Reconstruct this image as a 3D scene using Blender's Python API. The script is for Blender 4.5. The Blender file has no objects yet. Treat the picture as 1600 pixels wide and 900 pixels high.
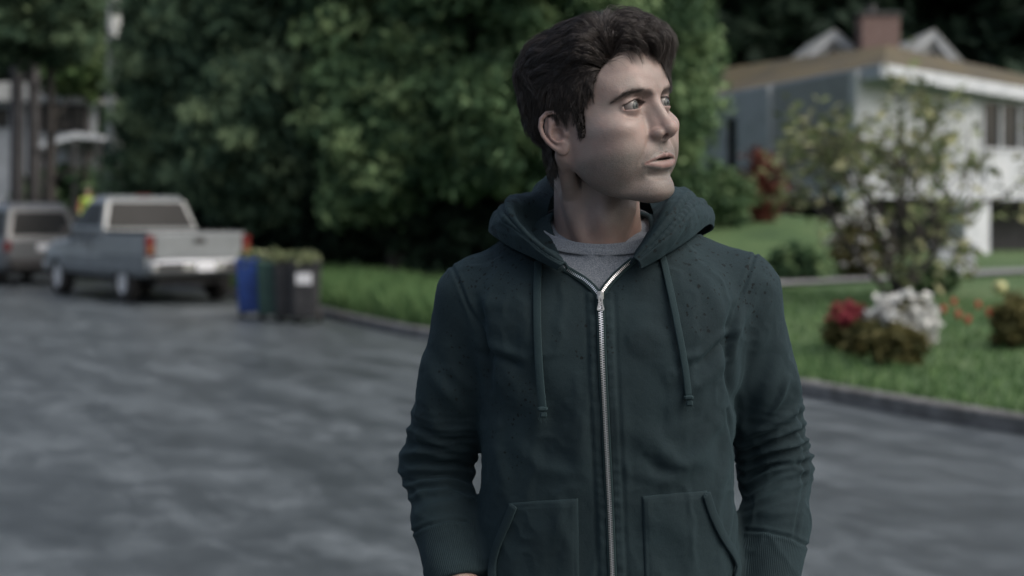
import bpy, math, random, base64, zlib
import numpy as np
from mathutils import Vector, Matrix
SC = bpy.context.scene
COL = SC.collection
R = math.radians
CAMH = 1.52
FPX = 2300.0            # focal length in photograph pixels (1600 wide)

# ------------------------------------------------------------------ camera
cam_d = bpy.data.cameras.new('camera')
cam = bpy.data.objects.new('camera', cam_d)
COL.objects.link(cam)
cam.location = (0, 0, CAMH)
cam.rotation_euler = (R(90), 0, 0)
cam_d.sensor_width = 36.0
cam_d.lens = 36.0*FPX/1600.0
cam_d.shift_y = -(450-338)/1600.0
cam_d.clip_start = 0.05
cam_d.clip_end = 2000
cam_d.dof.use_dof = True
cam_d.dof.focus_distance = 1.86
cam_d.dof.aperture_fstop = 3.7
cam_d.dof.aperture_blades = 0
SC.camera = cam

# ------------------------------------------------------------------ sky, sun, exposure
SUN_AZ, SUN_EL = R(122), R(47)      # azimuth measured from +Y towards +X : over the camera's right shoulder
world = bpy.data.worlds.new('World')
SC.world = world
world.use_nodes = True
_nt = world.node_tree
_nt.nodes.clear()
_out = _nt.nodes.new('ShaderNodeOutputWorld')
_bg = _nt.nodes.new('ShaderNodeBackground')
_sky = _nt.nodes.new('ShaderNodeTexSky')
_sky.sky_type = 'NISHITA'
_sky.sun_disc = False
_sky.sun_elevation = SUN_EL
_sky.sun_rotation = SUN_AZ
_sky.air_density = 1.0
_sky.dust_density = 7.0
_sky.ozone_density = 1.5
_bg.inputs['Strength'].default_value = 0.15
_hs = _nt.nodes.new('ShaderNodeHueSaturation')
_hs.inputs['Saturation'].default_value = 0.8
_nt.links.new(_sky.outputs[0], _hs.inputs['Color'])
_nt.links.new(_hs.outputs[0], _bg.inputs['Color'])
_nt.links.new(_bg.outputs[0], _out.inputs['Surface'])
sun_d = bpy.data.lights.new('sun', 'SUN')
sun_d.energy = 0.95
sun_d.angle = R(80)
sun_d.color = (1.0, 0.97, 0.93)
sun = bpy.data.objects.new('sun', sun_d)
COL.objects.link(sun)
_sd = Vector((math.sin(SUN_AZ)*math.cos(SUN_EL), math.cos(SUN_AZ)*math.cos(SUN_EL), math.sin(SUN_EL)))
sun.rotation_euler = _sd.to_track_quat('Z', 'Y').to_euler()
SC.view_settings.view_transform = 'Standard'
SC.view_settings.look = 'None'
SC.view_settings.gamma = 1.0
SC.view_settings.exposure = 0.40
SC.view_settings.use_curve_mapping = False
SC.cycles.max_bounces = 6
SC.cycles.diffuse_bounces = 3
SC.cycles.glossy_bounces = 3
SC.cycles.transparent_max_bounces = 16
SC.cycles.use_denoising = True

# ------------------------------------------------------------------ small helpers
rnd = random.Random(7)
def w_at(px, py, Y, z=None):
    """photo pixel at world depth Y -> world point"""
    return Vector(((px-800)/FPX*Y, Y, CAMH+(338-py)/FPX*Y))
def gx(px, Y): return (px-800)/FPX*Y
def gz(py, Y): return CAMH+(338-py)/FPX*Y

def tag(o, label=None, cat=None, group=None, kind=None):
    if label: o['label'] = label
    if cat: o['category'] = cat
    if group: o['group'] = group
    if kind: o['kind'] = kind
    return o
def empty(name, loc=(0, 0, 0), rz=0.0):
    o = bpy.data.objects.new(name, None)
    o.empty_display_size = 0.2
    o.location = loc; o.rotation_euler = (0, 0, rz)
    COL.objects.link(o)
    return o
def link_mesh(name, me, mat=None, parent=None):
    o = bpy.data.objects.new(name, me)
    COL.objects.link(o)
    if mat:
        for m in (mat if isinstance(mat, (list, tuple)) else [mat]): me.materials.append(m)
    if parent: o.parent = parent
    return o
def np_mesh(name, V, F, mat=None, parent=None, smooth=True, mids=None):
    """V (n,3) array, F (m,k) int array (k=3/4)"""
    me = bpy.data.meshes.new(name)
    V = np.asarray(V, np.float32); F = np.asarray(F, np.int32)
    k = F.shape[1]
    me.vertices.add(len(V)); me.vertices.foreach_set('co', V.ravel())
    me.loops.add(F.size); me.loops.foreach_set('vertex_index', F.ravel())
    me.polygons.add(len(F))
    me.polygons.foreach_set('loop_start', np.arange(0, F.size, k, dtype=np.int32))
    try: me.polygons.foreach_set('loop_total', np.full(len(F), k, np.int32))
    except Exception: pass
    me.polygons.foreach_set('use_smooth', np.full(len(F), smooth))
    if mids is not None: me.polygons.foreach_set('material_index', np.asarray(mids, np.int32))
    me.update(calc_edges=True)
    return link_mesh(name, me, mat, parent)
def set_attr(o, name, arr):
    me = o.data
    arr = np.asarray(arr, np.float32)
    if arr.ndim == 1:
        a = me.attributes.new(name, 'FLOAT', 'POINT'); a.data.foreach_set('value', arr)
    elif arr.shape[1] == 3:
        a = me.attributes.new(name, 'FLOAT_VECTOR', 'POINT'); a.data.foreach_set('vector', arr.ravel())
def sstep(a, b, x):
    t = np.clip((x-a)/(b-a), 0, 1); return t*t*(3-2*t)

class MB:
    """collects shapes and links them as one mesh object"""
    def __init__(s): s.v = []; s.f = []
    def add(s, verts, faces):
        n = len(s.v); s.v += [tuple(v) for v in verts]; s.f += [tuple(i+n for i in f) for f in faces]
        return s
    def box(s, c, d, rz=0.0, bev=0.0, taper=1.0, shear=(0, 0)):
        """centre, full dimensions; bev = corner chamfer; taper scales the top"""
        cx, cy, cz = c; dx, dy, dz = [q/2 for q in d]
        b = min(bev, dx*.9, dy*.9, dz*.9)
        ca, sa = math.cos(rz), math.sin(rz)
        if b <= 0:
            ring = [(-dx, -dy), (dx, -dy), (dx, dy), (-dx, dy)]
            lev = [(-dz, 0), (dz, 0)]
        else:
            ring = [(-dx+b, -dy), (dx-b, -dy), (dx, -dy+b), (dx, dy-b), (dx-b, dy), (-dx+b, dy), (-dx, dy-b), (-dx, -dy+b)]
            lev = [(-dz, b), (-dz+b, 0), (dz-b, 0), (dz, b)]
        vs = []
        for z, ins in lev:
            t = (z+dz)/(2*dz) if dz else 0
            k = 1+(taper-1)*t
            for x, y in ring:
                X = (x-math.copysign(ins, x))*k+shear[0]*t; Y = (y-math.copysign(ins, y))*k+shear[1]*t
                vs.append((cx+X*ca-Y*sa, cy+X*sa+Y*ca, cz+z))
        n = len(ring); fs = []
        for l in range(len(lev)-1):
            for i in range(n): fs.append((l*n+i, l*n+(i+1) % n, (l+1)*n+(i+1) % n, (l+1)*n+i))
        fs.append(tuple(reversed(range(n)))); fs.append(tuple((len(lev)-1)*n+i for i in range(n)))
        return s.add(vs, fs)
    def tube(s, pts, r, n=8, cap=True):
        pts = [Vector(p) for p in pts]
        rs = r if isinstance(r, (list, tuple)) else [r]*len(pts)
        vs = []; fs = []
        up = Vector((0, 0, 1))
        prev = None
        for i, p in enumerate(pts):
            d = (pts[min(i+1, len(pts)-1)]-pts[max(i-1, 0)]).normalized()
            if prev is None:
                a = d.cross(up if abs(d.z) < .9 else Vector((1, 0, 0))).normalized()
            else:
                a = (prev-d*prev.dot(d)).normalized()
            prev = a
            b = d.cross(a)
            for k in range(n):
                t = 2*math.pi*k/n
                vs.append(p+(a*math.cos(t)+b*math.sin(t))*rs[i])
        for i in range(len(pts)-1):
            for k in range(n): fs.append((i*n+k, i*n+(k+1) % n, (i+1)*n+(k+1) % n, (i+1)*n+k))
        if cap:
            fs.append(tuple(range(n))); fs.append(tuple((len(pts)-1)*n+k for k in reversed(range(n))))
        return s.add(vs, fs)
    def lathe(s, prof, n=24, c=(0, 0, 0), axis='z'):
        vs = []; fs = []
        for r_, z in prof:
            for k in range(n):
                t = 2*math.pi*k/n
                x, y = r_*math.cos(t), r_*math.sin(t)
                v = {'z': (x, y, z), 'x': (z, x, y), 'y': (x, z, y)}[axis]
                vs.append((v[0]+c[0], v[1]+c[1], v[2]+c[2]))
        for i in range(len(prof)-1):
            for k in range(n): fs.append((i*n+k, i*n+(k+1) % n, (i+1)*n+(k+1) % n, (i+1)*n+k))
        fs.append(tuple(reversed(range(n)))); fs.append(tuple((len(prof)-1)*n+k for k in range(n)))
        return s.add(vs, fs)
    def prism(s, pts, vec):
        """closed outline (3D points) extruded along vec"""
        n = len(pts); vec = Vector(vec)
        vs = [Vector(p) for p in pts]+[Vector(p)+vec for p in pts]
        fs = [tuple(reversed(range(n))), tuple(range(n, 2*n))]
        for i in range(n): fs.append((i, (i+1) % n, n+(i+1) % n, n+i))
        return s.add(vs, fs)
    def build(s, name, mat, parent=None, smooth=False, bevel=0.0, subd=0):
        me = bpy.data.meshes.new(name)
        me.from_pydata([tuple(v) for v in s.v], [], s.f)
        me.update()
        import bmesh
        bm = bmesh.new(); bm.from_mesh(me); bmesh.ops.recalc_face_normals(bm, faces=bm.faces); bm.to_mesh(me); bm.free()
        if smooth: me.polygons.foreach_set('use_smooth', [True]*len(me.polygons))
        o = link_mesh(name, me, mat, parent)
        if bevel > 0:
            m = o.modifiers.new('bevel', 'BEVEL'); m.width = bevel; m.segments = 2; m.limit_method = 'ANGLE'; m.angle_limit = R(40)
        if subd:
            m = o.modifiers.new('sub', 'SUBSURF'); m.levels = m.render_levels = subd
        return o

# ------------------------------------------------------------------ signed distance modelling
def sd_sph(P, c, r): return np.linalg.norm(P-np.array(c, np.float32), axis=-1)-r
def sd_ell(P, c, r):
    q = P-np.array(c, np.float32); r = np.array(r, np.float32)
    k0 = np.linalg.norm(q/r, axis=-1); k1 = np.linalg.norm(q/(r*r), axis=-1)+1e-9
    return k0*(k0-1)/k1
def sd_cap(P, a, b, ra, rb=None):
    rb = ra if rb is None else rb
    a = np.array(a, np.float32); b = np.array(b, np.float32)
    ab = b-a; t = np.clip(((P-a)@ab)/(ab@ab), 0, 1)
    return np.linalg.norm(P-a-t[..., None]*ab, axis=-1)-(ra+(rb-ra)*t)
def sd_chain(P, pts, rs):
    d = None
    for i in range(len(pts)-1):
        e = sd_cap(P, pts[i], pts[i+1], rs[i], rs[i+1]); d = e if d is None else np.minimum(d, e)
    return d
def smin(a, b, k):
    h = np.clip(.5+.5*(b-a)/k, 0, 1); return b+(a-b)*h-k*h*(1-h)
def smax(a, b, k): return -smin(-a, -b, k)
def interp(x, xs, ys): return np.interp(x, xs, ys).astype(np.float32)
def smooth_tab(xs, ys, n=400):
    """Catmull-like smooth table from control points"""
    xs = np.array(xs, float); ys = np.array(ys, float)
    m = np.gradient(ys, xs)
    X = np.linspace(xs[0], xs[-1], n); i = np.clip(np.searchsorted(xs, X, side='right')-1, 0, len(xs)-2)
    h = xs[i+1]-xs[i]; t = (X-xs[i])/h
    Y = (2*t**3-3*t**2+1)*ys[i]+(t**3-2*t**2+t)*h*m[i]+(-2*t**3+3*t**2)*ys[i+1]+(t**3-t**2)*h*m[i+1]
    return X, Y

def iso_mesh(f, lo, hi, h, B=6):
    """surface nets on f<0; blocks away from the surface are skipped"""
    lo = np.array(lo, np.float32); hi = np.array(hi, np.float32)
    nb = np.ceil((hi-lo)/(h*B)).astype(int)
    N = nb*B+1
    gx_, gy_, gz_ = [lo[i]+np.arange(nb[i]+1)*h*B for i in range(3)]
    Cg = np.stack(np.meshgrid(gx_, gy_, gz_, indexing='ij'), -1).astype(np.float32)
    c = f(Cg.reshape(-1, 3)).reshape(Cg.shape[:3])
    near = np.abs(c) < h*B*1.3
    keep = np.zeros(nb, bool)
    for i in (0, 1):
        for j in (0, 1):
            for k in (0, 1):
                keep |= near[i:nb[0]+i, j:nb[1]+j, k:nb[2]+k]
    D = np.empty(N, np.float32)
    D[...] = 1
    neg = c[:-1, :-1, :-1] < 0
    D[:-1, :-1, :-1] = np.where(np.repeat(np.repeat(np.repeat(neg, B, 0), B, 1), B, 2), -1, 1)
    idx = np.argwhere(keep)
    o = np.arange(B+1)
    O = np.stack(np.meshgrid(o, o, o, indexing='ij'), -1).reshape(-1, 3)
    for s in range(0, len(idx), 3000):
        I = idx[s:s+3000, None, :]*B+O[None]
        vals = f((lo+I.reshape(-1, 3)*h).astype(np.float32))
        I = I.reshape(-1, 3)
        D[I[:, 0], I[:, 1], I[:, 2]] = vals
    S = D < 0
    cells = np.zeros(N-1, np.uint8)
    for i in (0, 1):
        for j in (0, 1):
            for k in (0, 1):
                cells += S[i:N[0]-1+i, j:N[1]-1+j, k:N[2]-1+k]
    act = np.argwhere((cells > 0) & (cells < 8))
    cid = np.full(N-1, -1, np.int32); cid[act[:, 0], act[:, 1], act[:, 2]] = np.arange(len(act))
    acc = np.zeros((len(act), 3), np.float32); cnt = np.zeros(len(act), np.float32)
    cor = [(i, j, k) for i in (0, 1) for j in (0, 1) for k in (0, 1)]
    for a in range(8):
        for ax in range(3):
            if cor[a][ax]: continue
            b = list(cor[a]); b[ax] = 1
            A = act+np.array(cor[a]); Bq = act+np.array(b)
            da = D[A[:, 0], A[:, 1], A[:, 2]]; db = D[Bq[:, 0], Bq[:, 1], Bq[:, 2]]
            m = (da < 0) != (db < 0)
            t = np.where(m, da/(da-db+1e-12), 0)
            p = np.tile(np.array(cor[a], np.float32), (len(act), 1)); p[:, ax] += t
            acc[m] += p[m]; cnt[m] += 1
    V = lo+(act+acc/cnt[:, None])*h
    F = []
    for ax in range(3):
        sl0 = [slice(None)]*3; sl1 = [slice(None)]*3
        sl0[ax] = slice(0, -1); sl1[ax] = slice(1, None)
        d = S[tuple(sl0)] != S[tuple(sl1)]
        e = np.argwhere(d)
        b_, c_ = (ax+1) % 3, (ax+2) % 3
        ok = (e[:, b_] > 0) & (e[:, c_] > 0) & (e[:, b_] < N[b_]-1) & (e[:, c_] < N[c_]-1)
        e = e[ok]
        q = []
        for ob, oc in ((-1, -1), (0, -1), (0, 0), (-1, 0)):
            g = e.copy(); g[:, b_] += ob; g[:, c_] += oc
            q.append(cid[g[:, 0], g[:, 1], g[:, 2]])
        q = np.stack(q, 1)
        s0 = S[e[:, 0], e[:, 1], e[:, 2]]
        q[~s0] = q[~s0][:, ::-1]
        F.append(q[(q >= 0).all(1)])
    F = np.concatenate(F)
    # project on the true surface
    for it in range(2):
        d0, g = sd_grad(f, V, h*.5)
        V = V-np.clip(d0, -h, h)[:, None]*g
    return V.astype(np.float32), F
def sd_grad(f, V, e):
    d0 = f(V); g = np.empty_like(V)
    for i in range(3):
        o = np.zeros(3, np.float32); o[i] = e
        g[:, i] = (f(V+o)-f(V-o))/(2*e)
    n = np.linalg.norm(g, axis=1, keepdims=True)+1e-9
    return d0/np.maximum(n[:, 0], .3), g/n
def vnormals(V, F):
    n = np.zeros_like(V)
    a = V[F[:, 2]]-V[F[:, 0]]; b = V[F[:, 3]]-V[F[:, 1]]
    fn = np.cross(a, b)
    for k in range(4):
        for i in range(3): n[:, i] += np.bincount(F[:, k], fn[:, i], len(V))
    return n/(np.linalg.norm(n, axis=1, keepdims=True)+1e-12)

# value noise for numpy
_pr = np.random.RandomState(3)
_NT = _pr.rand(64, 64, 64).astype(np.float32)*2-1
def vnoise(P, s=1.0, off=0.0):
    q = P*s+off+1000.0
    i = np.floor(q).astype(int); t = (q-i).astype(np.float32); t = t*t*(3-2*t); i &= 63; j = (i+1) & 63
    r = 0
    for a in (0, 1):
        for b in (0, 1):
            for c in (0, 1):
                w = (t[:, 0] if a else 1-t[:, 0])*(t[:, 1] if b else 1-t[:, 1])*(t[:, 2] if c else 1-t[:, 2])
                r = r+w*_NT[(j if a else i)[:, 0], (j if b else i)[:, 1], (j if c else i)[:, 2]]
    return r
def fbm(P, s=1.0, o=3, off=0.0):
    r = 0; a = 1.0
    for k in range(o):
        r = r+a*vnoise(P, s, off+k*17.3); s *= 2; a *= .5
    return r

# ------------------------------------------------------------------ materials
def new_mat(name):
    m = bpy.data.materials.new(name); m.use_nodes = True
    nt = m.node_tree; nt.nodes.clear()
    o = nt.nodes.new('ShaderNodeOutputMaterial'); b = nt.nodes.new('ShaderNodeBsdfPrincipled')
    nt.links.new(b.outputs[0], o.inputs[0])
    return m, nt, b
def N(nt, t, **kw):
    n = nt.nodes.new(t)
    for k, v in kw.items():
        if k.startswith('_'): setattr(n, k[1:], v)
        else: n.inputs[k].default_value = v
    return n
def ramp(nt, fac, stops):
    r = nt.nodes.new('ShaderNodeValToRGB'); e = r.color_ramp.elements
    while len(e) < len(stops): e.new(.5)
    for i, (p, c) in enumerate(stops):
        e[i].position = p; e[i].color = (c[0], c[1], c[2], 1) if not isinstance(c, (int, float)) else (c, c, c, 1)
    nt.links.new(fac, r.inputs[0]); return r
def mat_noise(name, c1, c2, scale=5.0, rough=0.7, bump=0.0, bscale=40.0, bdist=.01, detail=5, lo=.35, hi=.65, metal=0.0, sheen=0.0, spec=0.5, coat=0.0):
    m, nt, b = new_mat(name)
    tc = N(nt, 'ShaderNodeTexCoord')
    n = N(nt, 'ShaderNodeTexNoise', Scale=scale, Detail=detail)
    nt.links.new(tc.outputs['Object'], n.inputs['Vector'])
    r = ramp(nt, n.outputs['Fac'], [(lo, c1), (hi, c2)])
    nt.links.new(r.outputs[0], b.inputs['Base Color'])
    b.inputs['Roughness'].default_value = rough; b.inputs['Metallic'].default_value = metal
    b.inputs['Specular IOR Level'].default_value = spec
    b.inputs['Coat Weight'].default_value = coat
    b.inputs['Sheen Weight'].default_value = sheen
    if bump:
        n2 = N(nt, 'ShaderNodeTexNoise', Scale=bscale, Detail=4)
        nt.links.new(tc.outputs['Object'], n2.inputs['Vector'])
        bp = N(nt, 'ShaderNodeBump', Strength=bump, Distance=bdist)
        nt.links.new(n2.outputs['Fac'], bp.inputs['Height']); nt.links.new(bp.outputs[0], b.inputs['Normal'])
    return m
# ================================================================== the head, in its own frame (centimetres, face towards -Y, eye line z=0)
HY, HP, HR = R(46.0), R(-7.0), R(-6.5)
HT = np.array([0.1145, 1.90, CAMH+0.131], np.float32)
HS = 0.01*1.0
def _rot():
    cy, sy, cp, sp, cr, sr = math.cos(HY), math.sin(HY), math.cos(HP), math.sin(HP), math.cos(HR), math.sin(HR)
    Rx = np.array([[1, 0, 0], [0, cp, -sp], [0, sp, cp]]); Ry = np.array([[cr, 0, sr], [0, 1, 0], [-sr, 0, cr]]); Rz = np.array([[cy, -sy, 0], [sy, cy, 0], [0, 0, 1]])
    return (Rz@Rx@Ry).astype(np.float32)
HR3 = _rot()
def to_head(P): return ((P-HT)@HR3)/HS
def from_head(Q): return (np.asarray(Q, np.float32)*HS)@HR3.T+HT

_zf, _yf = smooth_tab([-12.6, -12.2, -11.6, -10.6, -9.2, -7.2, -5.0, -3.0, -1.0, 0.3, 1.6, 3.0, 5.0, 7.0], [5.6, 7.0, 7.9, 8.1, 7.75, 8.15, 8.3, 8.2, 8.2, 8.55, 9.1, 9.35, 9.15, 8.5])
_zw, _wf = smooth_tab([-12.6, -12.0, -11.0, -10.0, -9.0, -7.5, -6.0, -4.0, -2.0, 0.0, 2.0, 4.0, 7.0], [2.6, 3.9, 4.8, 5.1, 5.45, 5.9, 6.3, 6.7, 6.9, 7.0, 7.1, 7.1, 6.8])
EYE = np.array([3.2, -7.25, 0.0], np.float32); ER = 1.23
def ear_sdf(Q):
    # ear frame: u forward, v up, w outward
    A = np.stack([np.abs(Q[:, 0]), Q[:, 1], Q[:, 2]], 1)
    o = np.array([6.95, 1.5, -1.75], np.float32)
    q = A-o
    a = R(27)   # flare of the rear rim
    t = R(9)   # rearward tilt of the long axis
    # axes
    wv = np.array([math.cos(a), -math.sin(a), 0]); uv = np.array([-math.sin(a), -math.cos(a), 0]); vv = np.array([0, 0, 1.0])
    u = q@uv.astype(np.float32)/1.1; w = q@wv.astype(np.float32); v = q@vv.astype(np.float32)
    u, v = u*math.cos(t)+v*math.sin(t), (-u*math.sin(t)+v*math.cos(t))/.93
    E3 = np.stack([u, v, w], 1)
    plate = sd_ell(E3, (0.0, .35, .45), (1.45, 2.65, .34))
    plate = smax(plate, -(E3[:, 0]*0+ (1.0-0)) *0 - 9, .1)
    hel = sd_chain(E3, [(1.0, .55, .35), (.85, 1.2, .6), (.95, 2.1, .8), (.45, 2.95, .95), (-.35, 3.1, 1.0), (-1.15, 2.6, 1.0), (-1.6, 1.6, 1.0), (-1.65, .5, .95), (-1.4, -.6, .85), (-1.0, -1.5, .75), (-.55, -2.1, .65)],
                   [.2, .25, .27, .29, .3, .3, .28, .26, .25, .26, .3])
    anti = sd_chain(E3, [(.25, 1.9, .62), (-.45, 1.4, .72), (-.8, .5, .8), (-.75, -.4, .8), (-.35, -1.05, .78), (.15, -1.2, .75)], [.2, .26, .27, .27, .27, .26])
    anti2 = sd_chain(E3, [(-.45, 1.4, .72), (-.35, 2.3, .65)], [.24, .18])
    lobe = sd_ell(E3, (.05, -1.95, .55), (.72, .95, .33))
    trag = sd_ell(E3, (.95, -.35, .62), (.32, .5, .34))
    d = smin(plate, hel, .22)
    d = smin(d, anti, .25); d = smin(d, anti2, .2)
    conc = sd_ell(E3, (.1, -.05, .95), (.72, 1.0, .75))
    d = smax(d, -conc, .22)
    conc2 = sd_ell(E3, (.35, .95, .9), (.45, .45, .45))
    d = smax(d, -conc2, .2)
    foss = sd_chain(E3, [(-.15, 2.55, 1.2), (-1.0, 2.2, 1.2), (-1.28, 1.1, 1.2), (-1.22, .0, 1.15)], [.2, .22, .2, .16])
    d = smax(d, -foss, .15)
    d = smin(d, lobe, .35); d = smin(d, trag, .3)
    base = sd_ell(E3, (.35, -.2, -.1), (1.0, 2.1, .75))
    base = smax(base, -sd_ell(E3, (.1, -.05, .95), (.66, .95, 1.0)), .2)
    return smin(d, base, .3)
def head_base(Q):
    x, y, z = Q[:, 0], Q[:, 1], Q[:, 2]
    ax = np.abs(x)
    A = np.stack([ax, y, z], 1)
    cran = smin(sd_ell(Q, (0, 1.0, 3.5), (7.5, 9.4, 7.75)), sd_ell(Q, (0, -2.2, 4.0), (6.3, 7.1, 5.6)), 1.5)
    yf = interp(z, _zf, _yf); wf = interp(z, _zw, _wf)
    n = 2.3
    sy = np.where(y < 0, -y/yf, y/5.0)
    k = ((ax/wf)**n+np.abs(sy)**n)**(1/n)
    face = (k-1)*np.minimum(wf, yf)*.95
    face = smax(face, z-4.5, 3.0)
    und = (-(z+12.15)+(y+8.0)*.10)*.99
    und2 = (-(z+9.6)+(y+1.6)*1.0)*.7
    face = smax(face, smax(und, und2, 2.0), 1.3)
    d = smin(cran, face, 1.8)
    d = smax(d, -sd_ell(A, (9.3, -5.7, 1.8), (2.35, 2.4, 2.6)), 1.8)
    d = smin(d, sd_chain(A, [(.9, -8.8, 1.35), (2.6, -8.65, 1.75), (4.3, -7.4, 1.6)], [.6, .6, .35]), 1.3)
    # cheekbone, cheek, jaw corner
    d = smin(d, sd_ell(A, (4.45, -5.35, -2.7), (2.2, 2.9, 1.5)), 2.2)
    d = smin(d, sd_ell(A, (2.9, -5.7, -4.9), (2.3, 2.3, 2.7)), 2.2)
    d = smin(d, sd_ell(A, (4.2, -3.4, -6.2), (2.05, 3.3, 3.0)), 2.4)
    # eye sockets
    d = smax(d, -sd_ell(A, (3.15, -9.3, .12), (1.95, 1.35, 1.15)), .8)
    d = smax(d, -sd_ell(A, (1.75, -9.5, .35), (.75, 1.0, .95)), .7)
    # muzzle, chin
    d = smin(d, sd_ell(Q, (0, -6.9, -6.6), (2.8, 1.9, 2.2)), 1.8)
    d = smin(d, sd_ell(Q, (0, -6.85, -10.55), (1.9, 1.45, 1.35)), 2.0)
    return d
def FP(x, z, off=0.0):
    """point on the front of the base face at (x, z), moved off cm outwards (negative: into the face)"""
    ys = np.linspace(-12, -3, 181).astype(np.float32)
    P = np.stack([np.full_like(ys, x), ys, np.full_like(ys, z)], 1)
    d = head_base(P); i = int(np.argmax(d < 0))
    y = ys[i-1]+(ys[i]-ys[i-1])*d[i-1]/(d[i-1]-d[i])
    p = np.array([[x, y, z]], np.float32)
    _, g = sd_grad(head_base, p, .05)
    return tuple((p+g*off)[0])
MZ = -7.15   # mouth line
F_up = [FP(0, MZ+.46, .03), FP(.5, MZ+.60, .07), FP(1.7, MZ+.32, .02), FP(3.15, MZ-.16, -.22)]
F_lo = [FP(0, MZ-.70, .0), FP(1.0, MZ-.70, .0), FP(2.0, MZ-.54, -.04), FP(3.1, MZ-.30, -.26)]
F_gap = [FP(0, MZ-.04, .2), FP(.9, MZ-.04, .2), FP(1.7, MZ-.05, .14), FP(2.5, MZ-.14, .08), FP(3.2, MZ-.24, .05)]
F_in = FP(0, MZ-.02, -.4)
F_naso = [FP(2.15, -4.5, .12), FP(2.9, -5.7, .16), FP(3.6, -7.2, .2)]
F_sulc = [FP(0, MZ-2.0, .18), FP(1.2, MZ-1.9, .16), FP(2.2, MZ-1.6, .12)]
def _ring(el, r):
    o = []
    for a in (-62, -35, -5, 25, 48):
        e = R(el*(1-.25*abs(a+5)/60)); a = R(a)
        o.append((3.2+r*math.sin(a)*math.cos(e), -7.25-r*math.cos(a)*math.cos(e), r*math.sin(e)))
    return o
F_crease = _ring(44, ER+.27)
F_bag = [FP(2.2, -1.25, .1), FP(2.9, -1.6, .1), FP(3.7, -1.6, .1), FP(4.4, -1.3, .08)]
def head_sdf(Q):
    A = np.stack([np.abs(Q[:, 0]), Q[:, 1], Q[:, 2]], 1)
    d = head_base(Q)
    # nose
    nb = sd_chain(Q, [(0, -8.6, 1.2), (0, -9.1, .0), (0, -9.9, -1.9), (0, -10.55, -3.3)], [.66, .6, .66, .76])
    ns = sd_cap(Q, (0, -8.1, .2), (0, -9.0, -3.6), .85, 1.45)
    d = smin(d, ns, .9); d = smin(d, nb, .6)
    d = smin(d, sd_ell(Q, (0, -10.7, -3.5), (.92, .84, .8)), .8)
    d = smin(d, sd_ell(A, (1.24, -9.45, -3.9), (.66, 1.0, .68)), .45)
    d = smin(d, sd_cap(Q, (0, -10.6, -3.9), (0, -9.0, -4.3), .34, .45), .35)
    d = smax(d, -sd_chain(A, [(1.5, -10.35, -3.3), (1.9, -9.55, -3.35), (2.12, -9.0, -4.0), (2.05, -9.05, -4.7)], [.06, .12, .14, .12]), .35)
    d = smax(d, -sd_ell(A, (.64, -10.1, -4.40), (.34, .60, .52)), .08)
    d = smax(d, -sd_chain(Q, [FPH[0], FPH[1]], [.14, .2]), .5)
    d = smax(d, -sd_chain(A, F_naso, [.05, .14, .02]), .7)
    # lips
    d = smin(d, sd_chain(A, F_up, [.28, .31, .25, .07]), .28)
    d = smin(d, sd_chain(A, F_lo, [.52, .50, .32, .05]), .5)
    d = smax(d, -sd_chain(A, F_gap, [.20, .17, .10, .07, .045]), .10)
    d = smax(d, -sd_ell(A, F_in, (1.6, 1.1, .15)), .12)
    d = smax(d, -sd_chain(A, F_sulc, [.28, .2, .05]), .7)
    # lids
    E = A-EYE
    lid = np.linalg.norm(E*np.array([.97, 1, 1.0], np.float32), axis=1)-(ER+.20)
    d = smin(d, lid, .32)
    ex = (E[:, 0]-.03)/1.98
    zu = .64*(1-np.abs(ex+.15)**2.2)-.06*ex
    zl = -.50*(1-np.abs(ex-.1)**2.2)
    ez = E[:, 2]+0.05*ex
    op = smax(ez-zu, zl-ez, .05)
    op = smax(op, E[:, 1]+.25, .1)
    d = smax(d, -op, .09)
    d = smax(d, -sd_chain(A, F_crease, [.02, .05, .06, .05, .03]), .12)
    d = smax(d, -sd_chain(A, F_bag, [.04, .12, .12, .03]), .45)
    return smin(d, ear_sdf(Q), .25)
FPH = [FP(0, -5.1, .2), FP(0, -6.3, .2)]
# ================================================================== the man: torso fields shared by body, shirt and hoodie (metres, world)
_tz = [.88, .93, .98, 1.05, 1.10, 1.17, 1.25, 1.33, 1.38, 1.42, 1.45, 1.475, 1.50, 1.53]
_ta = [.172, .176, .178, .176, .172, .169, .170, .182, .193, .19, .172, .140, .095, .06]
_tb = [.118, .122, .125, .122, .120, .121, .125, .128, .124, .114, .104, .088, .066, .05]
TZ, TA = smooth_tab(_tz, _ta); _, TB = smooth_tab(_tz, _tb)
_, TX = smooth_tab(_tz, [.131, .131, .131, .130, .129, .128, .127, .127, .127, .127, .126, .122, .118, .116])
_, TY = smooth_tab(_tz, [1.985, 1.985, 1.985, 1.985, 1.983, 1.98, 1.978, 1.978, 1.98, 1.983, 1.988, 1.99, 1.99, 1.99])
def torso_sdf(P):
    z = P[:, 2]
    a = interp(z, TZ, TA); b = interp(z, TZ, TB); cx = interp(z, TZ, TX); cy = interp(z, TZ, TY)
    n = 2.5
    k = ((np.abs(P[:, 0]-cx)/a)**n+(np.abs(P[:, 1]-cy)/b)**n)**(1/n)
    d = (k-1)*np.minimum(a, b)*.93
    d = smin(d, sd_chain(P, [(-.046, 1.985, 1.409), (.04, 1.99, 1.462), (.116, 1.99, 1.505), (.215, 1.99, 1.472), (.310, 1.985, 1.422)], [.042, .040, .042, .042, .045]), .025)
    return smax(d, z-1.53, .02)
ARM_L = [(-.046, 1.980, 1.411), (-.076, 1.995, 1.30), (-.105, 2.035, 1.172), (-.094, 1.985, 1.110), (-.071, 1.925, 1.038), (-.040, 1.885, .985), (-.015, 1.872, .94)]
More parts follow.
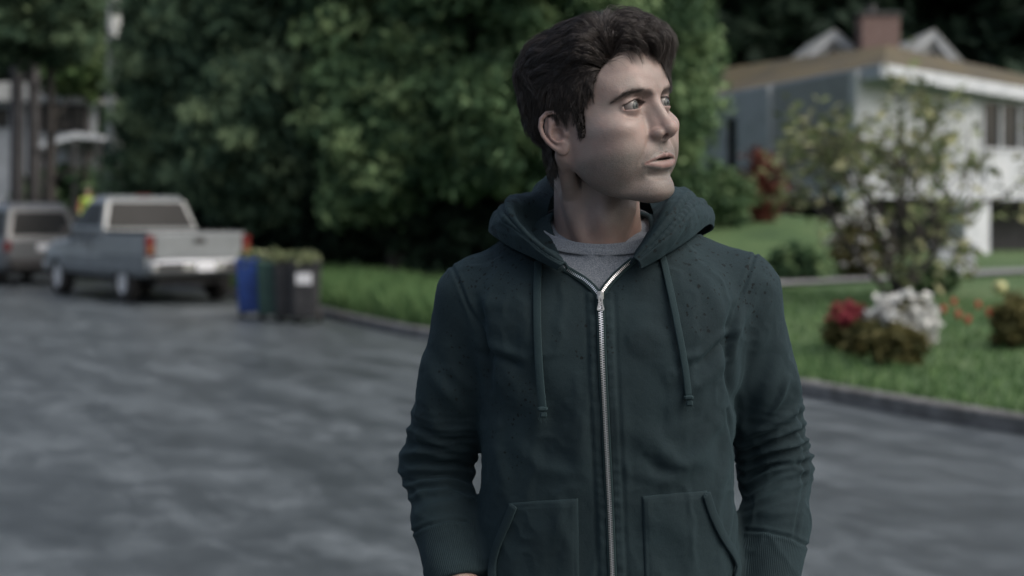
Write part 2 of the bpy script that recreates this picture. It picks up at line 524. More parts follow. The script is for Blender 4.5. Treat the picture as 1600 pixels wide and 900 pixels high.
ARM_R = [(.310, 1.980, 1.419), (.338, 1.995, 1.30), (.362, 2.035, 1.172), (.357, 1.995, 1.11), (.340, 1.945, 1.025), (.310, 1.895, .975), (.282, 1.875, .935)]
AR = [.0495, .0455, .049, .0425, .0365]
def arm_sdf(P, arm, off=0.0, n=5):
    r = [q+off for q in AR[:n]]
    d = None
    for i in range(n-1):
        e = sd_cap(P, arm[i], arm[i+1], r[i], r[i+1]); d = e if d is None else smin(d, e, .012)
    return d
def px_of(P):
    return 800+FPX*P[:, 0]/P[:, 1], 338-FPX*(P[:, 2]-CAMH)/P[:, 1]
# ---- neck
MAST_R = from_head([[-6.0, 2.2, -4.6]])[0]; MAST_L = from_head([[6.0, 2.2, -4.6]])[0]
def neck_sdf(P):
    d = sd_cap(P, (.110, 1.950, 1.66), (.116, 1.978, 1.44), .0545, .058)
    d = smin(d, sd_cap(P, (.112, 1.995, 1.60), (.116, 2.0, 1.46), .048, .055), .02)
    d = smin(d, sd_chain(P, [tuple(MAST_R), (.078, 1.925, 1.545), (.098, 1.917, 1.472)], [.010, .012, .008]), .014)
    d = smin(d, sd_chain(P, [tuple(MAST_L), (.150, 1.927, 1.53), (.127, 1.917, 1.472)], [.010, .011, .008]), .014)
    d = smin(d, sd_ell(P, (.122, 1.907, 1.517), (.013, .014, .020)), .018)
    d = smin(d, sd_cap(P, (.128, 1.915, 1.56), (.116, 1.925, 1.46), .016, .016), .02)
    d = smax(d, -sd_sph(P, (.113, 1.898, 1.468), .008), .012)
    return d
def skin_hi(P):
    d = head_sdf(to_head(P))*HS
    d = smin(d, neck_sdf(P), .016)
    t = torso_sdf(P)+.026
    return smin(d, t, .02)
def hand_sdf(P, arm, side):
    w = np.array(arm[4]); h = np.array(arm[5]); f = np.array(arm[6])
    u = (f-w)/np.linalg.norm(f-w)                 # along the hand
    n = np.array([0.15*side, -1, 0.]); n = n-u*(n@u); n /= np.linalg.norm(n)
    v = np.cross(u, n)
    d = sd_cap(P, tuple(w), tuple(w+u*.03), .024, .026)
    for k, (o, L) in enumerate([(-.030, .070), (-.010, .080), (.010, .076), (.029, .062)]):
        a = w+u*.035+v*o*.8; b = w+u*.095+v*o; c = b+u*L*.55+n*-.006; e = c+u*L*.45+n*-.016
        d = smin(d, sd_cap(P, tuple(a), tuple(b), .013, .0115), .012)
        d = smin(d, sd_chain(P, [tuple(b), tuple(c), tuple(e)], [.010, .009, .0075]), .004)
    a = w+u*.03-v*.025*side; b = a+u*.045-v*.03*side; c = b+u*.035-v*.004*side
    return smin(d, sd_chain(P, [tuple(a), tuple(b), tuple(c)], [.016, .012, .009]), .01)
HIP = (.13, 1.985)
LEG_L = [(.045, 1.99, .90), (.03, 1.975, .50), (.02, 2.01, .09)]
LEG_R = [(.215, 1.99, .90), (.24, 1.975, .50), (.255, 2.01, .09)]
def skin_lo(P):
    d = torso_sdf(P)+.022
    d = smin(d, sd_ell(P, (.13, 1.985, .93), (.155, .105, .13)), .04)
    for arm, s in ((ARM_L, -1), (ARM_R, 1)):
        d = smin(d, arm_sdf(P, arm, -.011), .02)
        d = smin(d, sd_cap(P, arm[3], arm[4], .030, .0265), .01)
        d = smin(d, hand_sdf(P, arm, s), .012)
    for leg in (LEG_L, LEG_R):
        d = smin(d, sd_chain(P, leg, [.080, .055, .038]), .03)
        d = smin(d, sd_cap(P, (leg[2][0], 2.02, .05), (leg[2][0], 1.86, .04), .036, .028), .02)
    return d

person = empty('person', (.12, 1.98, 0))
tag(person, 'man in a dark green zip hoodie standing in the road, head turned to look right', 'person')
bpy.context.view_layer.update()
def child(o, p):
    o.parent = p; o.matrix_parent_inverse = p.matrix_world.inverted(); return o

# ---- skin material
def make_skin():
    m, nt, b = new_mat('skin')
    L = nt.links.new
    at = N(nt, 'ShaderNodeAttribute', _attribute_name='tint')
    tc = N(nt, 'ShaderNodeTexCoord')
    n1 = N(nt, 'ShaderNodeTexNoise', Scale=55, Detail=6); L(tc.outputs['Object'], n1.inputs[0])
    mr = N(nt, 'ShaderNodeMapRange'); mr.inputs['To Min'].default_value = .50; mr.inputs['To Max'].default_value = .76
    L(n1.outputs['Fac'], mr.inputs[0])
    nr_ = N(nt, 'ShaderNodeTexNoise', Scale=38, Detail=4); L(tc.outputs['Object'], nr_.inputs[0])
    rr_ = ramp(nt, nr_.outputs['Fac'], [(.35, (1.0, 1.0, 1.0)), (.68, (1.05, .94, .93))])
    mq = N(nt, 'ShaderNodeVectorMath', _operation='MULTIPLY'); L(at.outputs['Vector'], mq.inputs[0]); L(rr_.outputs[0], mq.inputs[1])
    mx = N(nt, 'ShaderNodeVectorMath', _operation='SCALE'); L(mq.outputs[0], mx.inputs[0]); L(mr.outputs[0], mx.inputs['Scale'])
    # stubble dots
    st = N(nt, 'ShaderNodeAttribute', _attribute_name='beard')
    n2 = N(nt, 'ShaderNodeTexNoise', Scale=950, Detail=3); L(tc.outputs['Object'], n2.inputs[0])
    r2 = ramp(nt, n2.outputs['Fac'], [(.42, 0), (.62, 1)])
    mm = N(nt, 'ShaderNodeMath', _operation='MULTIPLY'); L(st.outputs['Fac'], mm.inputs[0]); L(r2.outputs[0], mm.inputs[1])
    mix = N(nt, 'ShaderNodeMix', _data_type='RGBA'); L(mm.outputs[0], mix.inputs[0]); L(mx.outputs[0], mix.inputs[6]); mix.inputs[7].default_value = (.07, .062, .055, 1)
    L(mix.outputs[2], b.inputs['Base Color'])
    b.inputs['Roughness'].default_value = .5
    b.inputs['Specular IOR Level'].default_value = .4
    b.inputs['Subsurface Weight'].default_value = .12
    b.inputs['Subsurface Radius'].default_value = (1.0, .35, .2)
    b.inputs['Subsurface Scale'].default_value = .006
    n3 = N(nt, 'ShaderNodeTexNoise', Scale=420, Detail=5); L(tc.outputs['Object'], n3.inputs[0])
    v3 = N(nt, 'ShaderNodeTexVoronoi', Scale=650); L(tc.outputs['Object'], v3.inputs[0])
    ad = N(nt, 'ShaderNodeMath', _operation='ADD'); L(n3.outputs['Fac'], ad.inputs[0]); L(v3.outputs['Distance'], ad.inputs[1])
    n5 = N(nt, 'ShaderNodeTexNoise', Scale=170, Detail=4); L(tc.outputs['Object'], n5.inputs[0])
    ad2 = N(nt, 'ShaderNodeMath', _operation='MULTIPLY_ADD'); L(n5.outputs['Fac'], ad2.inputs[0]); ad2.inputs[1].default_value = 2.2; L(ad.outputs[0], ad2.inputs[2])
    bp = N(nt, 'ShaderNodeBump', Strength=.26, Distance=.0006); L(ad2.outputs[0], bp.inputs['Height']); L(bp.outputs[0], b.inputs['Normal'])
    return m
M_skin = make_skin()
def g3(Q, c, r): return np.exp(-(((Q-np.array(c))/np.array(r))**2).sum(1))
def seg_d(Q, pts):
    """distance in the (x, z) plane to a polyline"""
    d = np.full(len(Q), 9e9)
    for a, b in zip(pts[:-1], pts[1:]):
        a = np.array(a, float); b = np.array(b, float); ab = b-a
        t = np.clip(((Q-a)@ab)/(ab@ab), 0, 1)
        d = np.minimum(d, np.linalg.norm(Q-a-t[:, None]*ab, axis=1))
    return d
def skin_tint(V):
    Q = to_head(V); A = Q.copy(); A[:, 0] = np.abs(A[:, 0])
    base = np.array([.36, .30, .27])
    T = np.tile(base, (len(V), 1))
    def mixc(c, w): T[:] = T*(1-w[:, None])+np.array(c)*w[:, None]
    headness = sstep(-16, -11, Q[:, 2])
    mixc((.34, .25, .21), 1-headness)
    mixc((.37, .245, .21), .6*g3(A, (0, -10.6, -3.6), (1.7, 1.8, 1.5)))
    mixc((.36, .255, .22), .35*g3(A, (4.6, -6.6, -3.2), (2.2, 3, 2)))
    mixc((.38, .23, .195), .6*g3(A, (8, 1.6, -1.8), (2.0, 2.6, 4)))
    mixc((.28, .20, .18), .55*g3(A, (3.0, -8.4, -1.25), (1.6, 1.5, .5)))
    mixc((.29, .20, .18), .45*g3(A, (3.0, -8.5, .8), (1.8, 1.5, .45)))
    xz = np.stack([A[:, 0], A[:, 2]], 1); fr = sstep(-5.5, -7.0, Q[:, 1])
    lu = seg_d(xz, [(0, MZ+.42), (.5, MZ+.50), (1.6, MZ+.28), (3.1, MZ-.14)])
    ll = seg_d(xz, [(0, MZ-.62), (1.0, MZ-.62), (2.0, MZ-.46), (3.0, MZ-.26)])
    tw = 1-.75*np.clip(A[:, 0]/3.2, 0, 1)
    lip = np.maximum(sstep(.40, .26, lu/np.maximum(tw, .3)), sstep(.62, .40, ll/np.maximum(tw, .3)))*fr*(A[:, 0] < 3.3)
    mixc((.235, .135, .125), .72*lip)
    gap = sstep(.14, .05, np.abs(A[:, 2]-(MZ-.03)))*(A[:, 0] < 1.7)*sstep(-8.6, -7.9, Q[:, 1])*(Q[:, 1] < -4)
    mixc((.06, .02, .02), gap)
    # brows: the skin below the hairs is darker
    bd = seg_d(xz, [(1.3, .95), (2.4, 1.35), (3.7, 1.65), (5.5, .75)])
    mixc((.13, .095, .08), .6*sstep(.55, .2, bd)*fr)
    E_ = A-EYE; ex_ = (E_[:, 0]-.03)/1.98; ez_ = E_[:, 2]+.05*ex_; zu_ = .64*(1-np.abs(ex_+.15)**2.2)-.06*ex_; zl_ = -.50*(1-np.abs(ex_-.1)**2.2)
    nr = sstep(2.1, 1.7, np.linalg.norm(E_, axis=1))*(np.abs(ex_) < 1)*(E_[:, 1] < -.2)
    mixc((.05, .035, .03), .85*nr*sstep(.17, .05, np.abs(ez_-zu_-.03)))
    mixc((.20, .12, .11), .6*nr*sstep(.14, .04, np.abs(ez_-zl_+.02)))
    # scalp
    sc = scalp_mask(Q)
    mixc((.06, .045, .04), .85*sc)
    # beard shadow
    b = np.maximum(sstep(-4.6, -6.6, A[:, 2]+.30*np.abs(A[:, 0]-2.5)*0)*sstep(1.5, -1.0, Q[:, 1]), g3(A, (0, -9.5, -5.9), (2.2, 2, .7)))
    ch = sstep(0, 1.2, A[:, 0]+6.0*(0)-(-(Q[:, 2])-3.0)*-0.0)
    b = b*(1-lip)*sstep(-17.5, -14.5, Q[:, 2])
    upper = sstep(-3.2, -6.0, A[:, 2]+.35*(Q[:, 1]+3))
    b = np.clip(np.maximum(b*upper, .8*g3(A, (0, -9.5, -5.9), (2.4, 2, .7)))*(1-lip), 0, 1)
    mixc((.175, .168, .15), .6*b)
    return T, b*.6
# ---- where hair grows
def scalp_mask(Q):
    A = Q.copy(); A[:, 0] = np.abs(A[:, 0])
    z = Q[:, 2]; y = Q[:, 1]; ax = A[:, 0]
    yb = interp(z, [-3.4, -2.9, -1, 1, 2.3, 3.6, 5.0, 6.4, 7.2, 9], [-2.0, -2.8, -3.1, -3.4, -4.6, -5.4, -6.0, -7.0, -8.4, -14])
    m = sstep(-.25, .35, y-yb)
    lo = np.where(y < 1.2, -3.3, -7.6)
    m = m*sstep(-.2, 1.0, z-lo)*sstep(1.5, .6, np.maximum(head_base(Q), 0))
    ear = (y > -1.55) & (y < 3.0) & (z < .9+.25*(y+.5)*(y < 1))
    m = np.where(ear & (z < 1.0), 0, m)
    return m*(z > -9)
# ================================================================== hair (head frame, centimetres)
def hair_thick(Q):
    x, y, z = Q[:, 0], Q[:, 1], Q[:, 2]
    top = sstep(4.5, 8.5, z)
    front = sstep(0.5, -6.5, y)*sstep(4.0, 7.5, z)
    t = .8+1.2*top+2.1*front
    t = t+.45*sstep(3.5, 8.0, y)*sstep(-7.5, 2, z)
    t = t*(.6+.4*sstep(-5, 3.0, z))
    t = t+1.25*sstep(1.5, 5, y)*sstep(3, -2, z)
    side = sstep(3.8, .8, z)*sstep(3, -2, y)
    return t*(1-.35*side)
def hair_flow(Q, rs):
    x, y, z = Q[:, 0], Q[:, 1], Q[:, 2]
    w_low = sstep(5.8, 3.0, z)
    w_back = sstep(4.5, 8.0, y)
    quiff = sstep(-2.8, -5.2, y+.35*(-x))*sstep(5.0, 6.4, z)
    # on top the hair turns from combed back (near side, crown) through the parting to forward over the brow
    u = np.clip((-y*.75+x*.55+.2)/6.0, 0, 1); u = u*u*(3-2*u)
    ang = np.radians(112-165*u)
    top = np.stack([np.cos(ang), np.sin(ang), -.10+0*x], 1)
    low = np.stack([0*x, .30+.15*sstep(0, 4, y), -1+0*x], 1)
    f = top*(1-w_low[:, None])+low*w_low[:, None]
    f = f*(1-w_back[:, None])+np.stack([0*x, .1+0*x, -1+0*x], 1)*w_back[:, None]
    return f, quiff
def scalp_d(Q):
    return smin(head_base(Q), neck_sdf(from_head(Q))/HS, 1.0)
def make_hair(Vh, Fh, n_str=26000, seed=5):
    rs = np.random.RandomState(seed)
    Q = to_head(Vh)
    m = scalp_mask(Q)
    nm = vnormals(Vh, Fh)@HR3
    onear = ear_sdf(Q) < .25
    m = m*(~onear)
    a = Vh[Fh[:, 0]]; ar = np.linalg.norm(np.cross(Vh[Fh[:, 2]]-a, Vh[Fh[:, 3]]-Vh[Fh[:, 1]]), axis=1)
    qc = Q[Fh[:, 0]]
    w = m[Fh].min(1)*ar*(1+3.5*sstep(-1.5, -4.5, qc[:, 1])*sstep(1.5, 4.5, qc[:, 2]))*(1+1.5*(qc[:, 0] < 2)); w[w < 0] = 0
    fi = rs.choice(len(Fh), n_str, p=w/w.sum())
    uv = rs.rand(n_str, 2)
    q4 = Q[Fh[fi]]
    p = (q4[:, 0]*(1-uv[:, :1])+q4[:, 1]*uv[:, :1])*(1-uv[:, 1:])+(q4[:, 3]*(1-uv[:, :1])+q4[:, 2]*uv[:, :1])*uv[:, 1:]
    n0 = nm[Fh[fi, 0]]
    lam = rs.rand(n_str)**.6
    K = 13
    flow, quiff = hair_flow(p, rs)
    L = 3.4+2.2*sstep(4, 8, p[:, 2])+.8*quiff
    sb = sstep(-.8, 1.2, p[:, 2])*1.0+(p[:, 1] > 2)*1.0     # side burns short
    L = L*np.where((p[:, 2] < 1.5) & (p[:, 1] < 1.5), .28+.2*np.clip(p[:, 2]+1, 0, 1), 1.0)
    nape = (p[:, 2] < -3.5) & (p[:, 1] > 2)
    L = np.where(nape, 2.6+.8*np.clip((p[:, 2]+7.5)/4, 0, 1), L)
    L = L*(.75+.5*rs.rand(n_str))*(1-.38*sstep(1, 4, p[:, 0])*sstep(-4, -6, p[:, 1]))*(1-.4*sstep(-5.2, -6.4, p[:, 1])*(p[:, 0] < 1.5))
    L = L*np.where((p[:, 1] < -2.4) & (p[:, 2] < 4.2), .55, 1.0)
    # strand-level and clump-level variation
    nc = 1100
    ci = rs.choice(n_str, nc, replace=False)
    cc = p[ci]
    own = np.empty(n_str, int)
    for s in range(0, n_str, 2000):
        own[s:s+2000] = ((p[s:s+2000, None, :]-cc[None])**2).sum(-1).argmin(1)
    cj = rs.randn(nc, 3)*.20; clen = .8+.4*rs.rand(nc); clam = rs.rand(nc)
    lam = np.clip(.5*lam+.5*clam[own], 0, 1)
    L = L*clen[own]
    path = np.zeros((n_str, K, 3), np.float32); path[:, 0] = p
    cur = p.copy(); jit = rs.randn(n_str, 3)*.10+cj[own]
    th0 = hair_thick(p)
    for k in range(1, K):
        s = k/(K-1)
        fl, qf = hair_flow(cur, rs)
        fl = fl+jit*(.8+.6*s)
        d0, g = sd_grad(scalp_d, cur.astype(np.float32), .05)
        fl = fl-g*(fl*g).sum(1, keepdims=True)
        fl = fl/(np.linalg.norm(fl, axis=1, keepdims=True)+1e-6)
        step = (L/(K-1))[:, None]
        cur = cur+fl*step
        rise = np.minimum(1, (s/.38))**.8
        th = hair_thick(cur)
        drop = 1-.45*np.clip((s-.6)/.4, 0, 1)**1.3*(1+.6*qf)
        tgt = .06+lam*th*rise*drop
        d1, g1 = sd_grad(scalp_d, cur.astype(np.float32), .05)
        cur = cur+g1*(tgt-d1)[:, None]*.75
        path[:, k] = cur
    # clumping: pull towards the clump leader
    lead = path[ci]-path[ci][:, :1]
    t = np.linspace(0, 1, K)[None, :, None]
    tgt = path[ci][own]
    path = path*(1-.62*t**1.1)+(tgt+rs.randn(n_str, 1, 3)*.12)*.62*t**1.1
    # stray hairs
    st = rs.rand(n_str) < .03
    bend = rs.randn(n_str, 1, 3)*.38
    bend = bend+n0[:, None, :]*.25
    path[st] += (bend*t**2)[st]
    # fine waviness
    ph = rs.rand(n_str, 1, 3)*6.28
    path += .035*np.sin(t*9+ph)*t
    # keep strands out of the face, except above the hairline
    d = scalp_d(path.reshape(-1, 3).astype(np.float32))
    # tubes
    rad = (.020*(1-.0*t[..., 0])*np.clip(1.15-t[..., 0]**2, .25, 1))*np.ones((n_str, 1))
    tan = np.gradient(path, axis=1); tan /= np.linalg.norm(tan, axis=2, keepdims=True)+1e-9
    ref = rs.randn(n_str, 1, 3); b1 = np.cross(tan, ref); b1 /= np.linalg.norm(b1, axis=2, keepdims=True)+1e-9
    b2 = np.cross(tan, b1)
    V = []
    for j in range(3):
        an = j*2.0944
        V.append(path+(b1*math.cos(an)+b2*math.sin(an))*rad[..., None])
    V = np.stack(V, 2)       # n,K,3,3
    idx = np.arange(n_str*K*3).reshape(n_str, K, 3)
    F = []
    for j in range(3):
        j2 = (j+1) % 3
        F.append(np.stack([idx[:, :-1, j], idx[:, :-1, j2], idx[:, 1:, j2], idx[:, 1:, j]], -1).reshape(-1, 4))
    F = np.concatenate(F)
    Vs = from_head(V.reshape(-1, 3))
    # the dense mass close to the scalp
    keep = m > .45
    off = hair_thick(Q)*(.10+.26*sstep(-3.5, 1.0, Q[:, 1]))*sstep(.3, 1.0, m)
    capV = from_head(Q+nm*off[:, None])
    fk = keep[Fh].all(1)
    used = np.unique(Fh[fk]); re = np.full(len(Vh), -1); re[used] = np.arange(len(used))
    cF = re[Fh[fk]]; cV = capV[used]
    strand = np.concatenate([np.full(len(cV), -1.0), np.repeat(rs.rand(n_str), K*3)])
    V_all = np.concatenate([cV, Vs]); F_all = np.concatenate([cF, F+len(cV)])
    return V_all, F_all, strand
def make_hairmat(name='hair', c0=(.009, .007, .006), c1=(.038, .031, .028)):
    m, nt, b = new_mat(name)
    at = N(nt, 'ShaderNodeAttribute', _attribute_name='strand')
    r = ramp(nt, at.outputs['Fac'], [(0, c0), (.8, c1), (1, tuple(q*1.7 for q in c1))])
    nt.links.new(r.outputs[0], b.inputs['Base Color'])
    rr = N(nt, 'ShaderNodeMapRange'); rr.inputs['From Min'].default_value = -.5; rr.inputs['From Max'].default_value = -.1; rr.inputs['To Min'].default_value = 1.0; rr.inputs['To Max'].default_value = .42
    nt.links.new(at.outputs['Fac'], rr.inputs[0]); nt.links.new(rr.outputs[0], b.inputs['Roughness'])
    r3 = N(nt, 'ShaderNodeMapRange'); r3.inputs['From Min'].default_value = -.5; r3.inputs['From Max'].default_value = -.1; r3.inputs['To Min'].default_value = 0.0; r3.inputs['To Max'].default_value = .5
    nt.links.new(at.outputs['Fac'], r3.inputs[0]); nt.links.new(r3.outputs[0], b.inputs['Specular IOR Level'])
    return m
def short_hairs(roots, dirs, length, rad, rs, K=5, curl=.25):
    """little tapered hairs; roots, dirs in head frame"""
    n = len(roots); t = np.linspace(0, 1, K)[None, :, None]
    L = (length*(.7+.6*rs.rand(n)))[:, None, None]
    c = rs.randn(n, 1, 3)*curl
    path = roots[:, None]+dirs[:, None]*L*t+c*L*t**2*.4
    if curl < 0: pass
    tan = np.gradient(path, axis=1); tan /= np.linalg.norm(tan, axis=2, keepdims=True)+1e-9
    ref = rs.randn(n, 1, 3); b1 = np.cross(tan, ref); b1 /= np.linalg.norm(b1, axis=2, keepdims=True)+1e-9
    b2 = np.cross(tan, b1); r = rad*np.clip(1.1-t, .15, 1)
    V = np.stack([path+(b1*math.cos(j*2.0944)+b2*math.sin(j*2.0944))*r for j in range(3)], 2)
    idx = np.arange(n*K*3).reshape(n, K, 3)
    F = np.concatenate([np.stack([idx[:, :-1, j], idx[:, :-1, (j+1) % 3], idx[:, 1:, (j+1) % 3], idx[:, 1:, j]], -1).reshape(-1, 4) for j in range(3)])
    return from_head(V.reshape(-1, 3)), F

# ------------------------------------------------------------------ build body, eyes, hair
V_h, F_h = iso_mesh(skin_hi, (-.02, 1.77, 1.425), (.27, 2.09, 1.79), .0016)
n_hi = len(V_h)
V_l, F_l = iso_mesh(skin_lo, (-.17, 1.80, 0.0), (.43, 2.15, 1.50), .006)
sel = V_l[:, 2] < 1.45
fk = sel[F_l].all(1)
V_b = np.concatenate([V_h, V_l]); F_b = np.concatenate([F_h[(V_h[:, 2] > 1.435)[F_h].all(1)], F_l[fk]+n_hi])
T_, B_ = skin_tint(V_b)
B_[n_hi:] = 0
body = np_mesh('body', V_b, F_b, M_skin)
set_attr(body, 'tint', T_); set_attr(body, 'beard', B_)
child(body, person)

def eye_material():
    m, nt, b = new_mat('eye')
    L = nt.links.new
    tc = N(nt, 'ShaderNodeTexCoord')
    sp = N(nt, 'ShaderNodeSeparateXYZ'); L(tc.outputs['Object'], sp.inputs[0])
    a = N(nt, 'ShaderNodeCombineXYZ'); L(sp.outputs[0], a.inputs[0]); L(sp.outputs[1], a.inputs[1])
    ln = N(nt, 'ShaderNodeVectorMath', _operation='LENGTH'); L(a.outputs[0], ln.inputs[0])
    mr = N(nt, 'ShaderNodeMapRange'); mr.inputs['From Max'].default_value = .012; L(ln.outputs['Value'], mr.inputs[0])
    r = ramp(nt, mr.outputs[0], [(0, (.01, .01, .012)), (.13, (.01, .01, .012)), (.16, (.03, .035, .034)), (.30, (.065, .075, .072)), (.43, (.04, .046, .045)), (.48, (.02, .022, .024)), (.54, (.16, .155, .15)), (1, (.15, .12, .11))])
    n = N(nt, 'ShaderNodeTexNoise', Scale=900, Detail=3); L(tc.outputs['Object'], n.inputs[0])
    mx = N(nt, 'ShaderNodeMix', _data_type='RGBA', _blend_type='MULTIPLY'); mx.inputs[0].default_value = .35; L(r.outputs[0], mx.inputs[6]); L(n.outputs['Color'], mx.inputs[7])
    L(r.outputs[0], b.inputs['Base Color'])
    b.inputs['Roughness'].default_value = .16; b.inputs['Specular IOR Level'].default_value = .3; b.inputs['Coat Weight'].default_value = .0
    return m
M_eye = eye_material()
gaze = Vector((.76, -.65, .05)).normalized()
for s in (-1, 1):
    mb = MB(); r_ = ER*HS
    prof = []
    for a in np.linspace(0.001, math.pi-.001, 40):
        # +z is the optical axis, the cornea bulges a little
        rr = r_*(1+.045*math.exp(-(a/.42)**2)*1.0)
        prof.append((rr*math.sin(a), rr*math.cos(a)))
    mb.lathe(prof, 40)
    e = mb.build('eye', M_eye, smooth=True)
    c = from_head(np.array([[s*3.2, -7.25, 0]]))[0]
    e.location = Vector(c)
    e.rotation_euler = gaze.to_track_quat('Z', 'Y').to_euler()
    bpy.context.view_layer.update()
    child(e, body)

M_hair = make_hairmat()
hv, hf, hs = make_hair(V_h, F_h)
hair = np_mesh('hair', hv, hf, M_hair); set_attr(hair, 'strand', hs); child(hair, person)

# brows and lashes
rs = np.random.RandomState(11)
bx = []; bd_ = []
for s in (-1, 1):
    for k in range(640):
        t = rs.rand()
        cx = 1.3+t*4.2; cz = np.interp(cx, [1.3, 2.4, 3.7, 4.8, 5.5], [.8, 1.25, 1.65, 1.4, .75])
        wdt = .56*np.interp(t, [0, .2, .6, 1], [1.0, 1.15, .9, .4])
        o = rs.randn()*wdt*.5
        p = FP(cx, cz+o, .0)
        bx.append((s*p[0], p[1], p[2]))
        up = np.interp(t, [0, .3, 1], [1.1, .45, -.25])-o*.6
        d = np.array([s*1.0, -.18+.25*t, up]); bd_.append(d/np.linalg.norm(d))
bv, bf = short_hairs(np.array(bx), np.array(bd_), .5, .012, rs)
brow = np_mesh('eyebrow', bv, bf, M_hair); set_attr(brow, 'strand', rs.rand(len(bv))*.5); child(brow, body)
for s in (-1, 1):
    lx = []; ld = []
    for k in range(70):
        ex = rs.uniform(-.85, 1.0); X = ex*1.85
        z = .64*(1-abs(ex+.15)**2.2)-.05*ex
        y = -math.sqrt(max((ER+.17)**2-(X*.97)**2-z*z, .01))
        lx.append((s*(3.2+X), -7.25+y, z))
        d = np.array([s*X*.35, -1.0, .75]); ld.append(d/np.linalg.norm(d))
    lv, lf = short_hairs(np.array(lx), np.array(ld), .42, .006, rs)
    lash = np_mesh('eyelashes', lv, lf, M_hair); set_attr(lash, 'strand', np.zeros(len(lv))); child(lash, body)
# ================================================================== clothes
def hood_sdf0(P):
    d = torso_sdf(P)
    for arm in (ARM_L, ARM_R): d = smin(d, arm_sdf(P, arm), .022)
    return d
_ray_cache = {}
def ray_hit(px, py, f=None, y0=1.75, y1=2.1, off=0.0):
    """walk along the line of sight until the cloth is met -> (n,3) points lifted off metres"""
    f = f or hood_sdf0
    px = np.atleast_1d(np.asarray(px, float)); py = np.atleast_1d(np.asarray(py, float))
    D = np.stack([(px-800)/FPX, np.ones_like(px), (338-py)/FPX], 1)
    O = np.array([0, 0, CAMH])
    t = np.full(len(px), y0)
    for k in range(60):
        P = (O+D*t[:, None]).astype(np.float32)
        d = f(P)-off
        t = np.minimum(t+np.maximum(d, -.01)*.8, y1)
    return O+D*t[:, None]
# ---- folds traced as ridges (px polyline, half width px, height mm)
FOLDS = [
 # image-left sleeve
 ([(620, 668), (650, 682), (676, 688), (722, 704), (742, 694)], 8, 4.5), ([(616, 712), (650, 706), (700, 716), (742, 716)], 7, 4.5),
 ([(616, 738), (660, 733), (705, 734), (740, 738)], 5.5, 3.8), ([(618, 762), (655, 752), (700, 750), (736, 762)], 6, 4.0),
 ([(622, 785), (660, 768), (700, 768), (730, 782)], 6, 3.0), ([(640, 640), (670, 660), (705, 672), (748, 668)], 11, 3.0),
 ([(668, 560), (690, 610), (720, 650), (748, 660)], 13, 2.5), ([(690, 520), (712, 575), (740, 620)], 12, 2.0),
 ([(632, 812), (665, 796), (700, 790), (728, 796)], 9, 1.6), ([(655, 600), (668, 640), (700, 690)], 10, 2.0),
 # image-right sleeve
 ([(1252, 640), (1225, 656), (1200, 672), (1160, 690)], 6.5, 4.5), ([(1262, 660), (1232, 676), (1195, 694), (1158, 706)], 6, 4.5),
 ([(1266, 690), (1240, 697), (1205, 704), (1158, 720)], 5.5, 4.2), ([(1267, 712), (1232, 718), (1200, 722), (1160, 738)], 5.5, 4.2),
 ([(1264, 735), (1240, 728), (1205, 735), (1165, 760)], 6, 4.0), ([(1258, 760), (1225, 768), (1185, 786)], 9, 2.0),
 ([(1240, 790), (1205, 800), (1170, 806)], 9, 1.8), ([(1233, 592), (1222, 622), (1206, 648)], 5, 2.6), ([(1243, 600), (1247, 625), (1240, 645)], 5, 2.4),
 ([(1178, 470), (1160, 510), (1150, 545)], 7, 2.5), ([(1200, 500), (1182, 560), (1160, 620)], 12, 2.2), ([(1225, 540), (1205, 600), (1170, 660)], 12, 2.0),
 ([(1150, 610), (1158, 650), (1168, 690)], 8, 2.0),
 # chest
 ([(1150, 522), (1126, 530), (1095, 548), (1060, 556)], 8, 3.6), ([(1146, 560), (1120, 572), (1080, 600), (1045, 640)], 13, 3.0),
 ([(1138, 600), (1120, 660), (1080, 720), (1030, 760)], 17, 3.4), ([(1145, 640), (1140, 710), (1118, 765)], 9, 2.8), ([(1158, 700), (1152, 780), (1140, 840)], 10, 2.5),
 ([(985, 672), (1020, 690), (1055, 720), (1100, 722)], 18, 4.0), ([(1000, 742), (1040, 752), (1075, 745)], 13, 2.0),
 ([(978, 500), (1020, 540), (1060, 590)], 24, 2.0), ([(752, 530), (780, 545), (815, 560)], 11, 2.8), ([(760, 570), (790, 600), (830, 640), (850, 700)], 16, 3.0),
 ([(765, 640), (775, 720), (790, 780)], 13, 2.8), ([(905, 620), (912, 690), (905, 760)], 22, 3.2), ([(800, 690), (850, 740), (905, 745)], 16, 2.2),
 ([(735, 470), (760, 480), (800, 478)], 12, 1.8), ([(800, 430), (830, 520), (860, 600)], 26, 1.5), ([(870, 800), (885, 850), (880, 900)], 16, 2.0), ([(1040, 800), (1075, 850), (1080, 900)], 18, 2.2),
 ([(1090, 420), (1120, 470), (1135, 520)], 15, 1.8), ([(925, 560), (918, 640)], 8, 1.5), ([(972, 620), (980, 700), (975, 780)], 9, 1.8),
]
VALLEYS = [
 ([(745, 470), (755, 510), (760, 545), (762, 600)], 9, 6), ([(1146, 480), (1142, 530), (1140, 580), (1146, 640)], 8, 6),
 ([(1148, 537), (1120, 545), (1092, 562)], 5, 3), ([(752, 548), (780, 556), (805, 575)], 6, 2.5),
 ([(640, 722), (700, 727), (745, 727)], 4, 3.5), ([(640, 748), (690, 742), (738, 750)], 4, 3.0), ([(1250, 680), (1215, 689), (1160, 712)], 4, 3.5), ([(1250, 705), (1215, 710), (1160, 728)], 4, 3.5),
 ([(1250, 725), (1215, 727), (1165, 745)], 4, 3.0), ([(1010, 712), (1040, 735), (1060, 738)], 10, 2.0), ([(860, 640), (850, 690), (840, 730)], 18, 2.5),
]
